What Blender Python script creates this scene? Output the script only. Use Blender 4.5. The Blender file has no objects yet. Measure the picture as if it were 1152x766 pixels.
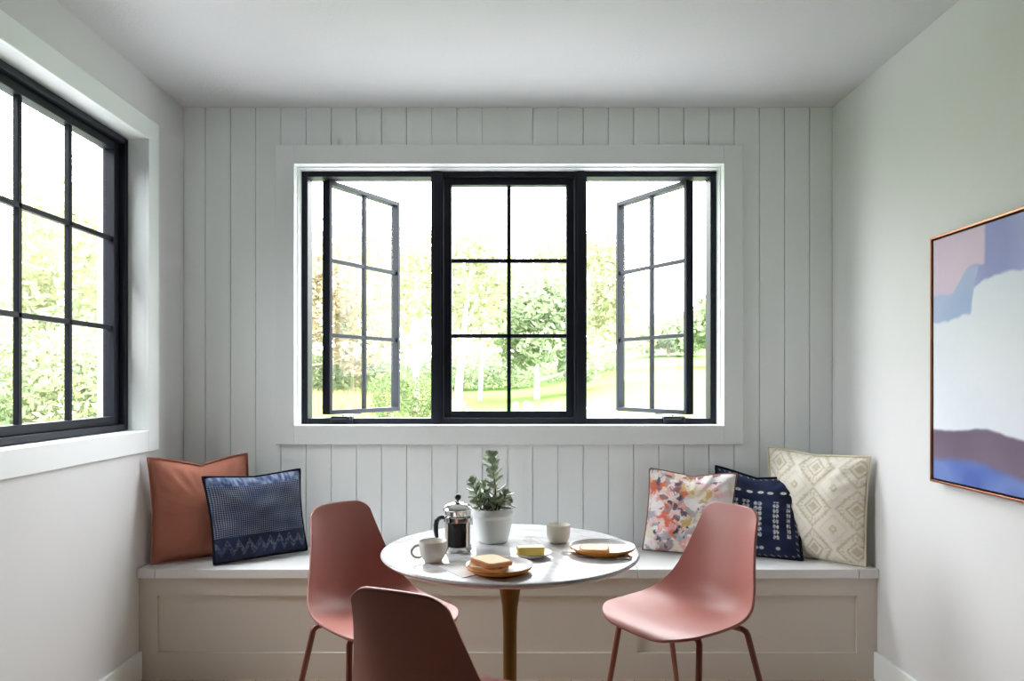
import bpy, bmesh, math, random
from mathutils import Vector, Matrix, noise
R = math.radians
PI = math.pi
scene = bpy.context.scene
COL = scene.collection

# ------------------------------------------------------------------ camera
FPX, CX, CY, H = 820.0, 571.5, 429.0, 1.232


def world(px, py, D):
    return Vector(((px - CX) * D / FPX, D, H - (py - CY) * D / FPX))


cam_d = bpy.data.cameras.new('camera')
cam = bpy.data.objects.new('camera', cam_d)
COL.objects.link(cam)
cam.location = (0, 0, H)
cam.rotation_euler = (R(90), 0, 0)
cam_d.sensor_width = 36
cam_d.lens = FPX / 1152 * 36
cam_d.shift_x = (576 - CX) / 1152
cam_d.shift_y = (CY - 383) / 1152
cam_d.clip_start = 0.02
cam_d.clip_end = 600
scene.camera = cam


# ------------------------------------------------------------------ materials
def lin(c):
    out = []
    for v in c[:3]:
        v = v / 255.0
        out.append(v / 12.92 if v <= 0.04045 else ((v + 0.055) / 1.055) ** 2.4)
    return (out[0], out[1], out[2], 1.0)


MATS = {}


def mat(name, rgb, rough=0.5, metal=0.0, var=0.04, vscale=6.0, bump=0.0, bscale=80.0, spec=0.5, coat=0.0, trans=0.0, stretch=None, attr=None, sheen=0.0):
    m = bpy.data.materials.new(name)
    m.use_nodes = True
    nt = m.node_tree
    b = nt.nodes['Principled BSDF']
    c = lin(rgb)
    b.inputs['Roughness'].default_value = rough
    b.inputs['Metallic'].default_value = metal
    b.inputs['Specular IOR Level'].default_value = spec
    b.inputs['Coat Weight'].default_value = coat
    b.inputs['Sheen Weight'].default_value = sheen
    tc = nt.nodes.new('ShaderNodeTexCoord')
    src = tc.outputs['Object']
    if stretch:
        mp = nt.nodes.new('ShaderNodeMapping')
        mp.inputs['Scale'].default_value = stretch
        nt.links.new(src, mp.inputs['Vector'])
        src = mp.outputs['Vector']
    nz = nt.nodes.new('ShaderNodeTexNoise')
    nz.inputs['Scale'].default_value = vscale
    nz.inputs['Detail'].default_value = 4
    nt.links.new(src, nz.inputs['Vector'])
    mr = nt.nodes.new('ShaderNodeMapRange')
    mr.inputs['To Min'].default_value = 1 - var
    mr.inputs['To Max'].default_value = 1 + var
    nt.links.new(nz.outputs['Fac'], mr.inputs['Value'])
    mx = nt.nodes.new('ShaderNodeVectorMath')
    mx.operation = 'SCALE'
    if attr:
        at = nt.nodes.new('ShaderNodeAttribute')
        at.attribute_name = attr
        nt.links.new(at.outputs['Color'], mx.inputs[0])
    else:
        mx.inputs[0].default_value = c[:3]
    nt.links.new(mr.outputs['Result'], mx.inputs['Scale'])
    nt.links.new(mx.outputs['Vector'], b.inputs['Base Color'])
    if bump > 0:
        n2 = nt.nodes.new('ShaderNodeTexNoise')
        n2.inputs['Scale'].default_value = bscale
        n2.inputs['Detail'].default_value = 3
        nt.links.new(src, n2.inputs['Vector'])
        bp = nt.nodes.new('ShaderNodeBump')
        bp.inputs['Strength'].default_value = bump
        bp.inputs['Distance'].default_value = 0.004
        nt.links.new(n2.outputs['Fac'], bp.inputs['Height'])
        nt.links.new(bp.outputs['Normal'], b.inputs['Normal'])
    if trans > 0:
        out = nt.nodes['Material Output']
        tr = nt.nodes.new('ShaderNodeBsdfTranslucent')
        nt.links.new(mx.outputs['Vector'], tr.inputs['Color'])
        ms = nt.nodes.new('ShaderNodeMixShader')
        ms.inputs['Fac'].default_value = trans
        nt.links.new(b.outputs['BSDF'], ms.inputs[1])
        nt.links.new(tr.outputs['BSDF'], ms.inputs[2])
        nt.links.new(ms.outputs['Shader'], out.inputs['Surface'])
    MATS[name] = m
    return m


def glass_mat(name, tint=(1, 1, 1, 1), ior=1.45):
    m = bpy.data.materials.new(name)
    m.use_nodes = True
    nt = m.node_tree
    nt.nodes.remove(nt.nodes['Principled BSDF'])
    out = nt.nodes['Material Output']
    t = nt.nodes.new('ShaderNodeBsdfTransparent')
    t.inputs['Color'].default_value = tint
    g = nt.nodes.new('ShaderNodeBsdfGlossy')
    g.inputs['Roughness'].default_value = 0.0
    lw = nt.nodes.new('ShaderNodeLayerWeight')
    lw.inputs['Blend'].default_value = 0.5
    pw = nt.nodes.new('ShaderNodeMath')
    pw.operation = 'POWER'
    pw.inputs[1].default_value = 5.0
    f = nt.nodes.new('ShaderNodeMapRange')
    f.inputs['To Min'].default_value = ((ior - 1) / (ior + 1)) ** 2
    f.inputs['To Max'].default_value = 1.0
    nt.links.new(lw.outputs['Facing'], pw.inputs[0])
    nt.links.new(pw.outputs[0], f.inputs['Value'])
    ms = nt.nodes.new('ShaderNodeMixShader')
    nt.links.new(f.outputs['Result'], ms.inputs['Fac'])
    nt.links.new(t.outputs['BSDF'], ms.inputs[1])
    nt.links.new(g.outputs['BSDF'], ms.inputs[2])
    nt.links.new(ms.outputs['Shader'], out.inputs['Surface'])
    return m


M_wall = mat('white_wall_paint', (215, 215.5, 216), 0.75, var=0.012, vscale=2, bump=0.05, bscale=220)
M_board = mat('pale_grey_board_paint', (240, 245, 245), 0.5, var=0.012, vscale=2)
M_trim = mat('white_trim_paint', (235, 240, 240), 0.42, var=0.01, vscale=2)
M_ceil = mat('ceiling_paint', (206, 207, 209), 0.9, var=0.02, vscale=60, bump=0.35, bscale=90)
M_bench = mat('warm_greige_bench_paint', (212, 205, 197), 0.45, var=0.012, vscale=3)
M_seat = mat('bench_lid_paint', (226, 226, 226), 0.35, var=0.01, vscale=3)
M_black = mat('black_window_paint', (27, 30, 40), 0.5, var=0.05, vscale=8, spec=0.2)
M_rear = mat('added_rear_room_dark', (34, 33, 33), 0.8, var=0.03, vscale=2)
M_shell = mat('dusty_rose_plastic', (160, 99, 89), 0.45, var=0.015, vscale=9, bump=0.03, bscale=600)
M_rust = mat('rust_painted_steel', (122, 66, 54), 0.4, var=0.04, vscale=30)
M_brass = mat('aged_brass', (116, 88, 50), 0.32, metal=1.0, var=0.1, vscale=12)
M_chrome = mat('chrome', (222, 222, 224), 0.08, metal=1.0, var=0.02)
M_steel = mat('brushed_steel', (205, 203, 200), 0.25, metal=1.0, var=0.05, vscale=40)
M_blackplastic = mat('black_plastic', (18, 18, 19), 0.3, var=0.05)
M_coffee = mat('coffee', (20, 11, 8), 0.2, var=0.1, vscale=20, spec=0.15)
M_glass = glass_mat('window_glass', ior=1.22)
M_beaker = glass_mat('beaker_glass', (0.93, 0.95, 0.95, 1), 1.25)
M_stone = mat('off_white_stoneware', (226, 222, 213), 0.35, var=0.04, vscale=60)
M_pot = mat('white_glazed_ceramic', (228, 232, 233), 0.3, var=0.02, vscale=20)
M_ochre = mat('ochre_glaze', (220, 146, 48), 0.35, var=0.12, vscale=40)
M_rimglaze = mat('white_plate_glaze', (232, 233, 233), 0.22, var=0.03, vscale=30)
M_butter = mat('butter', (246, 220, 112), 0.4, var=0.04, vscale=30)
M_crumb = mat('bread_crumb', (240, 222, 186), 0.85, var=0.1, vscale=90, bump=0.6, bscale=260)
M_crust = mat('bread_crust', (184, 112, 52), 0.7, var=0.25, vscale=45, bump=0.4, bscale=180)
M_napkin = mat('white_linen', (233, 232, 231), 0.85, var=0.02, vscale=60, bump=0.2, bscale=900)
M_soil = mat('potting_soil', (54, 42, 34), 0.95, var=0.4, vscale=90, bump=0.8, bscale=150)
M_leaf = mat('succulent_leaf', (164, 178, 152), 0.42, var=0.35, vscale=25, trans=0.12)
M_stem = mat('brown_stem', (92, 62, 52), 0.7, var=0.2, vscale=60)
M_copper = mat('copper_frame_metal', (176, 120, 92), 0.3, metal=0.8, var=0.06, vscale=30)
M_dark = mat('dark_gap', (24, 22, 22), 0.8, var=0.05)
M_canvas = mat('painted_canvas', (255, 255, 255), 0.75, var=0.02, vscale=30, bump=0.12, bscale=700, attr='paint')
M_fabric = mat('printed_cotton', (255, 255, 255), 0.92, var=0.05, vscale=120, bump=0.25, bscale=500, attr='paint', sheen=0.1, spec=0.15)
M_terra = mat('terracotta_linen', (176, 116, 98), 0.92, var=0.06, vscale=140, bump=0.3, bscale=420, spec=0.15)
M_navyedge = mat('dark_navy_binding', (22, 25, 38), 0.9, var=0.08, vscale=90, spec=0.15)
M_ivoryedge = mat('ivory_binding', (208, 200, 180), 0.9, var=0.05, vscale=90, spec=0.15)
M_moss = mat('taupe_piping', (128, 98, 86), 0.85, var=0.1, vscale=90, spec=0.15)
M_lawn = mat('mown_grass', (88, 108, 62), 0.95, var=0.18, vscale=0.6, bump=0.5, bscale=30, spec=0.0)
M_fa = mat('yellow_green_leaves', (146, 150, 116), 0.8, var=0.3, vscale=0.9, trans=0.35, spec=0.1)
M_fb = mat('mid_green_leaves', (132, 146, 114), 0.8, var=0.3, vscale=1.2, trans=0.35, spec=0.1)
M_fc = mat('russet_leaves', (162, 148, 122), 0.8, var=0.25, vscale=1.2, trans=0.35, spec=0.1)
M_bounce_paving = mat('bounce_paving', (150, 149, 149), 0.9, var=0.06, vscale=3)
M_fd = mat('deep_green_leaves', (104, 120, 80), 0.8, var=0.3, vscale=1.2, trans=0.35, spec=0.1)
M_straw = mat('dry_meadow_grass', (150, 132, 102), 0.9, var=0.25, vscale=2, trans=0.3, spec=0.1)
M_bark = mat('grey_bark', (140, 130, 112), 0.9, var=0.3, vscale=5, bump=0.6, bscale=20)
M_birch = mat('white_birch_bark', (236, 232, 224), 0.85, var=0.12, vscale=5, bump=0.3, bscale=20, stretch=(1, 1, 4))
M_petal = mat('white_petals', (240, 240, 236), 0.8, var=0.06, vscale=20, trans=0.3)
M_siding = mat('white_siding', (236, 234, 230), 0.8, var=0.03)
M_roofing = mat('grey_shingles', (150, 146, 146), 0.9, var=0.15, vscale=6)
M_housewin = mat('dark_house_glass', (70, 76, 84), 0.1, var=0.05)
M_floor = None


def floor_material():
    m = bpy.data.materials.new('oak_plank_floor')
    m.use_nodes = True
    nt = m.node_tree
    b = nt.nodes['Principled BSDF']
    tc = nt.nodes.new('ShaderNodeTexCoord')
    mp = nt.nodes.new('ShaderNodeMapping')
    mp.inputs['Rotation'].default_value = (0, 0, R(90))
    br = nt.nodes.new('ShaderNodeTexBrick')
    br.inputs['Scale'].default_value = 1.0
    br.inputs['Brick Width'].default_value = 1.4
    br.inputs['Row Height'].default_value = 0.13
    br.inputs['Mortar Size'].default_value = 0.0015
    br.inputs['Color1'].default_value = lin((206, 186, 162))
    br.inputs['Color2'].default_value = lin((192, 170, 144))
    br.inputs['Mortar'].default_value = lin((90, 72, 54))
    nt.links.new(tc.outputs['Object'], mp.inputs['Vector'])
    nt.links.new(mp.outputs['Vector'], br.inputs['Vector'])
    nz = nt.nodes.new('ShaderNodeTexNoise')
    m2 = nt.nodes.new('ShaderNodeMapping')
    m2.inputs['Scale'].default_value = (30, 2, 1)
    nt.links.new(tc.outputs['Object'], m2.inputs['Vector'])
    nt.links.new(m2.outputs['Vector'], nz.inputs['Vector'])
    mx = nt.nodes.new('ShaderNodeMix')
    mx.data_type = 'RGBA'
    mx.blend_type = 'MULTIPLY'
    mx.inputs[0].default_value = 0.35
    nt.links.new(br.outputs['Color'], mx.inputs[6])
    nt.links.new(nz.outputs['Color'], mx.inputs[7])
    nt.links.new(mx.outputs[2], b.inputs['Base Color'])
    b.inputs['Roughness'].default_value = 0.4
    return m


def marble_material():
    m = bpy.data.materials.new('white_marble')
    m.use_nodes = True
    nt = m.node_tree
    b = nt.nodes['Principled BSDF']
    tc = nt.nodes.new('ShaderNodeTexCoord')
    wv = nt.nodes.new('ShaderNodeTexNoise')
    wv.inputs['Scale'].default_value = 3.2
    wv.inputs['Detail'].default_value = 8
    wv.inputs['Distortion'].default_value = 1.6
    nt.links.new(tc.outputs['Object'], wv.inputs['Vector'])
    cr = nt.nodes.new('ShaderNodeValToRGB')
    e = cr.color_ramp.elements
    e[0].position = 0.44
    e[0].color = lin((212, 212, 214))
    e[1].position = 0.56
    e[1].color = lin((212, 212, 214))
    n = cr.color_ramp.elements.new(0.5)
    n.color = lin((198, 197, 198))
    nt.links.new(wv.outputs['Fac'], cr.inputs['Fac'])
    w2 = nt.nodes.new('ShaderNodeTexNoise')
    w2.inputs['Scale'].default_value = 1.7
    w2.inputs['Detail'].default_value = 6
    w2.inputs['Distortion'].default_value = 2.5
    nt.links.new(tc.outputs['Object'], w2.inputs['Vector'])
    c2 = nt.nodes.new('ShaderNodeValToRGB')
    e = c2.color_ramp.elements
    e[0].position = 0.485
    e[0].color = (1, 1, 1, 1)
    e[1].position = 0.515
    e[1].color = (1, 1, 1, 1)
    n = c2.color_ramp.elements.new(0.5)
    n.color = lin((236, 228, 218))
    nt.links.new(w2.outputs['Fac'], c2.inputs['Fac'])
    mx = nt.nodes.new('ShaderNodeMix')
    mx.data_type = 'RGBA'
    mx.blend_type = 'MULTIPLY'
    mx.inputs[0].default_value = 1.0
    nt.links.new(cr.outputs['Color'], mx.inputs[6])
    nt.links.new(c2.outputs['Color'], mx.inputs[7])
    nt.links.new(mx.outputs[2], b.inputs['Base Color'])
    b.inputs['Roughness'].default_value = 0.16
    b.inputs['Specular IOR Level'].default_value = 0.3
    return m


M_floor = floor_material()
M_marble = marble_material()


# ------------------------------------------------------------------ mesh helpers
def add_box(bm, x0, x1, y0, y1, z0, z1, bev=0.0, seg=2):
    vs = [bm.verts.new(p) for p in ((x0, y0, z0), (x1, y0, z0), (x1, y1, z0), (x0, y1, z0),
                                    (x0, y0, z1), (x1, y0, z1), (x1, y1, z1), (x0, y1, z1))]
    fs = [bm.faces.new([vs[i] for i in f]) for f in ((0, 3, 2, 1), (4, 5, 6, 7), (0, 1, 5, 4), (1, 2, 6, 5), (2, 3, 7, 6), (3, 0, 4, 7))]
    if bev > 0:
        es = list({e for f in fs for e in f.edges})
        bmesh.ops.bevel(bm, geom=es, offset=bev, segments=seg, profile=0.5, affect='EDGES')
    return vs


def add_tube(bm, pts, rad, seg=12, cap=True, closed=False, flat=None):
    pts = [Vector(p) for p in pts]
    n = len(pts)
    rads = rad if isinstance(rad, (list, tuple)) else [rad] * n
    rings = []
    prev = None
    for i, p in enumerate(pts):
        if closed:
            t = pts[(i + 1) % n] - pts[i - 1]
        else:
            t = pts[min(i + 1, n - 1)] - pts[max(i - 1, 0)]
        t.normalize()
        if prev is None:
            a = Vector((0, 0, 1)) if abs(t.z) < 0.9 else Vector((1, 0, 0))
        else:
            a = prev
        u = (a - t * a.dot(t)).normalized()
        v = t.cross(u)
        prev = u
        r = rads[i]
        fu, fv = flat or (1, 1)
        rings.append([bm.verts.new(p + u * (math.cos(2 * PI * k / seg) * r * fu) + v * (math.sin(2 * PI * k / seg) * r * fv)) for k in range(seg)])
    m = n if closed else n - 1
    for i in range(m):
        a, b = rings[i], rings[(i + 1) % n]
        for k in range(seg):
            bm.faces.new((a[k], a[(k + 1) % seg], b[(k + 1) % seg], b[k]))
    if cap and not closed:
        bm.faces.new(rings[0][::-1])
        bm.faces.new(rings[-1])


def add_lathe(bm, prof, seg=48, o=(0, 0, 0)):
    rings = []
    for r, z in prof:
        if r < 1e-6:
            rings.append([bm.verts.new((o[0], o[1], o[2] + z))])
        else:
            rings.append([bm.verts.new((o[0] + r * math.cos(2 * PI * k / seg), o[1] + r * math.sin(2 * PI * k / seg), o[2] + z)) for k in range(seg)])
    for a, b in zip(rings, rings[1:]):
        for k in range(seg):
            k2 = (k + 1) % seg
            if len(a) == 1 and len(b) == 1:
                continue
            if len(a) == 1:
                bm.faces.new((a[0], b[k2], b[k]))
            elif len(b) == 1:
                bm.faces.new((a[k], a[k2], b[0]))
            else:
                bm.faces.new((a[k], a[k2], b[k2], b[k]))


def add_prism(bm, outline, z0, z1, bev=0.0):
    lo = [bm.verts.new((x, y, z0)) for x, y in outline]
    hi = [bm.verts.new((x, y, z1)) for x, y in outline]
    n = len(lo)
    bm.faces.new(lo[::-1])
    top = bm.faces.new(hi)
    for i in range(n):
        bm.faces.new((lo[i], lo[(i + 1) % n], hi[(i + 1) % n], hi[i]))
    if bev > 0:
        bmesh.ops.bevel(bm, geom=list(top.edges), offset=bev, segments=2, profile=0.5, affect='EDGES')


def catmull(rows, n):
    out = []
    m = len(rows)
    for i in range(n):
        t = i / (n - 1) * (m - 1)
        k = min(int(t), m - 2)
        f = t - k
        p0, p1, p2, p3 = rows[max(k - 1, 0)], rows[k], rows[k + 1], rows[min(k + 2, m - 1)]
        out.append([0.5 * (2 * b + (c - a) * f + (2 * a - 5 * b + 4 * c - d) * f * f + (3 * b - a - 3 * c + d) * f ** 3) for a, b, c, d in zip(p0, p1, p2, p3)])
    return out


def obj(name, bm, m, parent=None, loc=(0, 0, 0), smooth=None, recalc=True):
    if recalc:
        bmesh.ops.recalc_face_normals(bm, faces=bm.faces)
    me = bpy.data.meshes.new(name)
    bm.to_mesh(me)
    bm.free()
    for mm in (m if isinstance(m, (list, tuple)) else [m]):
        me.materials.append(mm)
    o = bpy.data.objects.new(name, me)
    COL.objects.link(o)
    o.location = loc
    if parent:
        o.parent = parent
    if smooth is not None:
        for p in me.polygons:
            p.use_smooth = True
        if smooth < 180:
            ang = R(smooth)
            b2 = bmesh.new()
            b2.from_mesh(me)
            for e in b2.edges:
                if len(e.link_faces) == 2 and e.calc_face_angle(0) > ang:
                    e.smooth = False
            b2.to_mesh(me)
            b2.free()
    return o


def tag(o, label=None, cat=None, group=None, kind=None):
    if label:
        o['label'] = label
    if cat:
        o['category'] = cat
    if group:
        o['group'] = group
    if kind:
        o['kind'] = kind
    return o


def thing(name, label, cat, loc=(0, 0, 0), rz=0.0, group=None):
    o = bpy.data.objects.new(name, None)
    COL.objects.link(o)
    o.empty_display_size = 0.1
    o.location = loc
    o.rotation_euler = (0, 0, rz)
    return tag(o, label, cat, group)


def struct_empty(name, label, cat):
    o = bpy.data.objects.new(name, None)
    COL.objects.link(o)
    return tag(o, label, cat, kind='structure')


def copy_tree(o, parent=None):
    c = o.copy()
    COL.objects.link(c)
    if parent:
        c.parent = parent
    for ch in list(o.children):
        copy_tree(ch, c)
    return c


def NB():
    return bmesh.new()


# ------------------------------------------------------------------ the room
XW, YB, ZC = 1.525, 3.426, H + (CY - 121) * 3.426 / FPX
YR = -3.2                       # rear wall of the added room behind the camera
TH = 0.20
# back window opening
BX0, BX1, WZ0, WZ1 = -1.000, 1.010, 1.026, 2.250
# side window opening
SY0, SY1 = 2.075, 3.061

YN = 1.62                       # added unseen room starts here, wide and dark to limit light from behind
XK = 3.4
bm = NB()
add_box(bm, -XW - TH, XW + TH, YN, YB + TH, -0.15, 0.0)
add_box(bm, -XK - TH, XK + TH, YR - TH, YN, -0.15, 0.0)
tag(obj('floor', bm, M_floor), 'oak plank floor of the breakfast nook', 'floor', kind='structure')
bm = NB()
add_box(bm, -XW - 0.35, XW + 0.35, YN, YB + 0.35, ZC, ZC + 0.3)
add_box(bm, -XK - 0.35, XK + 0.35, YR - 0.35, YN, ZC, ZC + 0.3)
tag(obj('ceiling', bm, M_ceil), 'white lightly textured ceiling of the breakfast nook', 'ceiling', kind='structure')

# back wall: core with an opening, faced by vertical boards with narrow grooves
bm = NB()
YC = YB + 0.012
add_box(bm, -XW, BX0 - 0.02, YC, YB + TH, 0, ZC)
add_box(bm, BX1 + 0.02, XW, YC, YB + TH, 0, ZC)
add_box(bm, BX0 - 0.02, BX1 + 0.02, YC, YB + TH, 0, WZ0 - 0.02)
add_box(bm, BX0 - 0.02, BX1 + 0.02, YC, YB + TH, WZ1 + 0.02, ZC)
edges = [-XW]
x = (231 - CX) / (FPX / YB)
while x < XW - 0.02:
    edges.append(x)
    x += 28.33 / (FPX / YB)
edges.append(XW)
g = 0.0022
for a, b in zip(edges, edges[1:]):
    a2, b2 = a + g, b - g
    if a2 > BX0 - 0.02 and b2 < BX1 + 0.02 or (a2 < BX1 + 0.02 and b2 > BX0 - 0.02):
        add_box(bm, a2, b2, YB, YC, 0, WZ0 - 0.05)
        add_box(bm, a2, b2, YB, YC, WZ1 + 0.05, ZC)
    else:
        add_box(bm, a2, b2, YB, YC, 0, ZC)
tag(obj('wall_back', bm, M_board), 'pale grey vertical board wall around the triple window', 'wall', kind='structure')

bm = NB()
add_box(bm, -XW - TH, -XW, YN, SY0 - 0.02, 0, ZC)
add_box(bm, -XW - TH, -XW, SY1 + 0.02, YB + TH, 0, ZC)
add_box(bm, -XW - TH, -XW, SY0 - 0.02, SY1 + 0.02, 0, WZ0 - 0.02)
add_box(bm, -XW - TH, -XW, SY0 - 0.02, SY1 + 0.02, WZ1 + 0.02, ZC)
tag(obj('wall_left', bm, M_wall), 'white side wall with the wide black framed window', 'wall', kind='structure')
bm = NB()
add_box(bm, XW, XW + TH, YN, YB + TH, 0, ZC)
tag(obj('wall_right', bm, M_wall), 'white side wall carrying the abstract painting', 'wall', kind='structure')
bm = NB()
add_box(bm, -XK - TH, XK + TH, YR - TH, YR, 0, ZC)
add_box(bm, -XK - TH, -XK, YR, YN, 0, ZC)
add_box(bm, XK, XK + TH, YR, YN, 0, ZC)
add_box(bm, -XK, -XW, YN - 0.02, YN, 0, ZC)
add_box(bm, XW, XK, YN - 0.02, YN, 0, ZC)
tag(obj('wall_rear_added', bm, M_rear), 'charcoal walls of an added unseen room behind the camera, dark to limit light', 'wall', kind='structure')

# skirting on the side walls, up to the bench front
YBF = FPX / 272.4          # face of the bench body
for side, nm in ((-1, 'baseboard_left'), (1, 'baseboard_right')):
    bm = NB()
    x0, x1 = sorted((side * XW, side * (XW - 0.016)))
    add_box(bm, x0, x1, YN, YBF - 0.001, 0.0, 0.118, 0.003)
    tag(obj(nm, bm, M_trim), 'white skirting board along the %s side wall' % ('window' if side < 0 else 'painting'), 'baseboard', kind='structure')


# ------------------------------------------------------------------ windows
def casement_window(name, label, u0, u1, z0, z1, bays, to_world, wall_face):
    """u runs along the wall, w runs outward from the wall face; bays: list of (ua, ub, kind, columns)"""
    root = struct_empty(name, label, 'window')

    def wbox(bm, ua, ub, wa, wb, za, zb, bev=0.0):
        c = [to_world(u, w) for u in (ua, ub) for w in (wa, wb)]
        xs = [p[0] for p in c]
        ys = [p[1] for p in c]
        add_box(bm, min(xs), max(xs), min(ys), max(ys), za, zb, bev)
    cw, ct = 0.088, 0.018
    bm = NB()
    wbox(bm, u0 - cw, u0, -ct, 0, z0 - cw, z1 + cw, 0.002)
    wbox(bm, u1, u1 + cw, -ct, 0, z0 - cw, z1 + cw, 0.002)
    wbox(bm, u0, u1, -ct, 0, z1, z1 + cw, 0.002)
    wbox(bm, u0, u1, -ct, 0, z0 - cw, z0, 0.002)
    obj('casing', bm, M_trim, root)
    fw = 0.086 if name == 'window_1' else 0.067     # where the black frame begins
    bm = NB()
    e = 0.02
    wbox(bm, u0 - e, u0, 0.0, TH, z0 - e, z1 + e)
    wbox(bm, u1, u1 + e, 0.0, TH, z0 - e, z1 + e)
    wbox(bm, u0, u1, 0.0, TH, z1, z1 + e)
    wbox(bm, u0, u1, 0.0, TH, z0 - e, z0)
    # slim white stop bead around the black frame
    if name == 'window_1':
        wbox(bm, u0 - 0.001, u0 + 0.006, fw - 0.055, fw, z0, z1)
        wbox(bm, u1 - 0.006, u1 + 0.001, fw - 0.055, fw, z0, z1)
        wbox(bm, u0 + 0.006, u1 - 0.006, fw - 0.055, fw, z1 - 0.006, z1 + 0.001)
    obj('reveal', bm, M_trim, root)
    jw = 0.030
    a0, a1 = u0 + 0.004, u1 - 0.004
    b0, b1 = z0 + 0.002, z1 - 0.006
    bm = NB()
    wbox(bm, a0, a0 + jw, fw, fw + 0.09, b0, b1, 0.003)
    wbox(bm, a1 - jw, a1, fw, fw + 0.09, b0, b1, 0.003)
    wbox(bm, a0 + jw, a1 - jw, fw, fw + 0.09, b1 - 0.026, b1, 0.003)
    wbox(bm, a0 + jw, a1 - jw, fw, fw + 0.09, b0, b0 + 0.026, 0.003)
    obj('frame', bm, M_black, root)
    zb, zt = b0 + 0.026, b1 - 0.026
    for k in range(len(bays) - 1):
        bm = NB()
        m0, m1 = bays[k][1], bays[k + 1][0]
        wbox(bm, m0, m1, fw - 0.004, fw + 0.09, b0, b1, 0.003)
        wbox(bm, m0 + 0.012, m1 - 0.012, fw - 0.009, fw, b0, b1, 0.002)
        obj('mullion', bm, M_black, root)
    for ua, ub, kind, ncol in bays:
        # a sash in its own frame: local p along the width, q outward, z up
        st, rail, tk = 0.020, 0.022, 0.048
        if kind == 'fixed':
            st, rail = 0.036, 0.032
        W = ub - ua - 0.004 if kind == 'fixed' else 0.535
        zz0, zz1 = (zb + 0.002, zt - 0.002) if kind == 'fixed' else (zb + 0.016, zt - 0.004)
        if kind == 'fixed':
            def P(p, q, ua=ua):
                return to_world(ua + 0.002 + p, fw + 0.022 + q)
        else:
            sg = 1 if kind == 'open_left' else -1
            hinge = Vector((-0.868 * sg, 3.545))
            dr = Vector((0.515 * sg, 0.857))
            nr = Vector((-0.857 * sg, 0.515))

            def P(p, q, hinge=hinge, dr=dr, nr=nr):
                v = hinge + dr * p + nr * q
                return (v.x, v.y)
        sash = bpy.data.objects.new('sash', None)

        def pbox(bm, p0, p1, q0, q1, za, zb_, bev=0.0):
            vs = []
            for z in (za, zb_):
                for (p, q) in ((p0, q0), (p1, q0), (p1, q1), (p0, q1)):
                    xy = P(p, q)
                    vs.append(bm.verts.new((xy[0], xy[1], z)))
            fs = [bm.faces.new([vs[i] for i in f]) for f in ((0, 3, 2, 1), (4, 5, 6, 7), (0, 1, 5, 4), (1, 2, 6, 5), (2, 3, 7, 6), (3, 0, 4, 7))]
            if bev:
                bmesh.ops.bevel(bm, geom=list({e for f in fs for e in f.edges}), offset=bev, segments=2, profile=0.5, affect='EDGES')
        bm = NB()
        pbox(bm, 0, st, 0, tk, zz0, zz1, 0.002)
        pbox(bm, W - st, W, 0, tk, zz0, zz1, 0.002)
        pbox(bm, st, W - st, 0, tk, zz1 - rail, zz1, 0.002)
        pbox(bm, st, W - st, 0, tk, zz0, zz0 + rail, 0.002)
        sash = obj('sash', bm, M_black, root)
        if kind != 'fixed':
            sash['label'] = 'black casement sash swung open to the outside'
        bm = NB()
        mw = 0.0095
        for c in range(1, ncol):
            p = st + (W - 2 * st) * c / ncol
            pbox(bm, p - mw, p + mw, 0.010, 0.030, zz0 + rail, zz1 - rail, 0.002)
        for r in (1, 2):
            z = zz0 + rail + (zz1 - zz0 - 2 * rail) * r / 3
            pbox(bm, st, W - st, 0.010, 0.030, z - mw, z + mw, 0.002)
        obj('muntin_grid', bm, M_black, sash)
        bm = NB()
        pbox(bm, st, W - st, 0.019, 0.023, zz0 + rail, zz1 - rail)
        obj('glass', bm, M_glass, sash)
        if kind != 'fixed':
            # folded crank operator on the sill of the frame
            bm = NB()
            pc = (385 - CX) / 233.5 if kind == 'open_left' else (758 - CX) / 233.5
            yf = YB + fw
            add_box(bm, pc - 0.052, pc + 0.052, yf - 0.022, yf + 0.03, b0 + 0.002, b0 + 0.037, 0.006)
            add_box(bm, pc - 0.046, pc + 0.046, yf - 0.034, yf - 0.02, b0 + 0.014, b0 + 0.026, 0.005)
            add_lathe(bm, [(0, -0.004), (0.009, -0.003), (0.009, 0.012), (0.006, 0.016), (0, 0.017)], 14, (pc + 0.036, yf - 0.027, b0 + 0.018))
            obj('crank_handle', bm, M_black, root, smooth=40)
            # casement stay arm linking the sill to the sash bottom
            bm = NB()
            s0 = P(0.24, 0.02)
            add_tube(bm, [(pc, yf + 0.02, zz0 - 0.004), (s0[0], s0[1], zz0 - 0.004)], 0.005, 8)
            obj('stay_arm', bm, M_blackplastic, root)
    return root


s5 = 233.5
casement_window('window_1', 'black triple window with two casements open and middle sash fixed', BX0, BX1, WZ0, WZ1,
                [(BX0 + 0.034, (485 - CX) / s5, 'open_left', 2),
                 (-0.312, 0.321, 'fixed', 2),
                 ((660 - CX) / s5, BX1 - 0.034, 'open_right', 2)],
                lambda u, w: (u, YB + w), YB)
casement_window('window_2', 'wide black gridded side window on the left wall', SY0, SY1, WZ0, WZ1,
                [(SY0 + 0.034, SY1 - 0.034, 'fixed', 3)],
                lambda u, w: (-XW - w, u), -XW)

# ------------------------------------------------------------------ built-in bench
ZS = H - (640.4 - CY) / 274.0
YS = FPX / 274.0
SL = 0.038
bench = thing('storage_bench', 'greige built-in storage bench with three panels under the triple window', 'bench', (0, YS, 0))


def by(y):
    return y - YS


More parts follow.
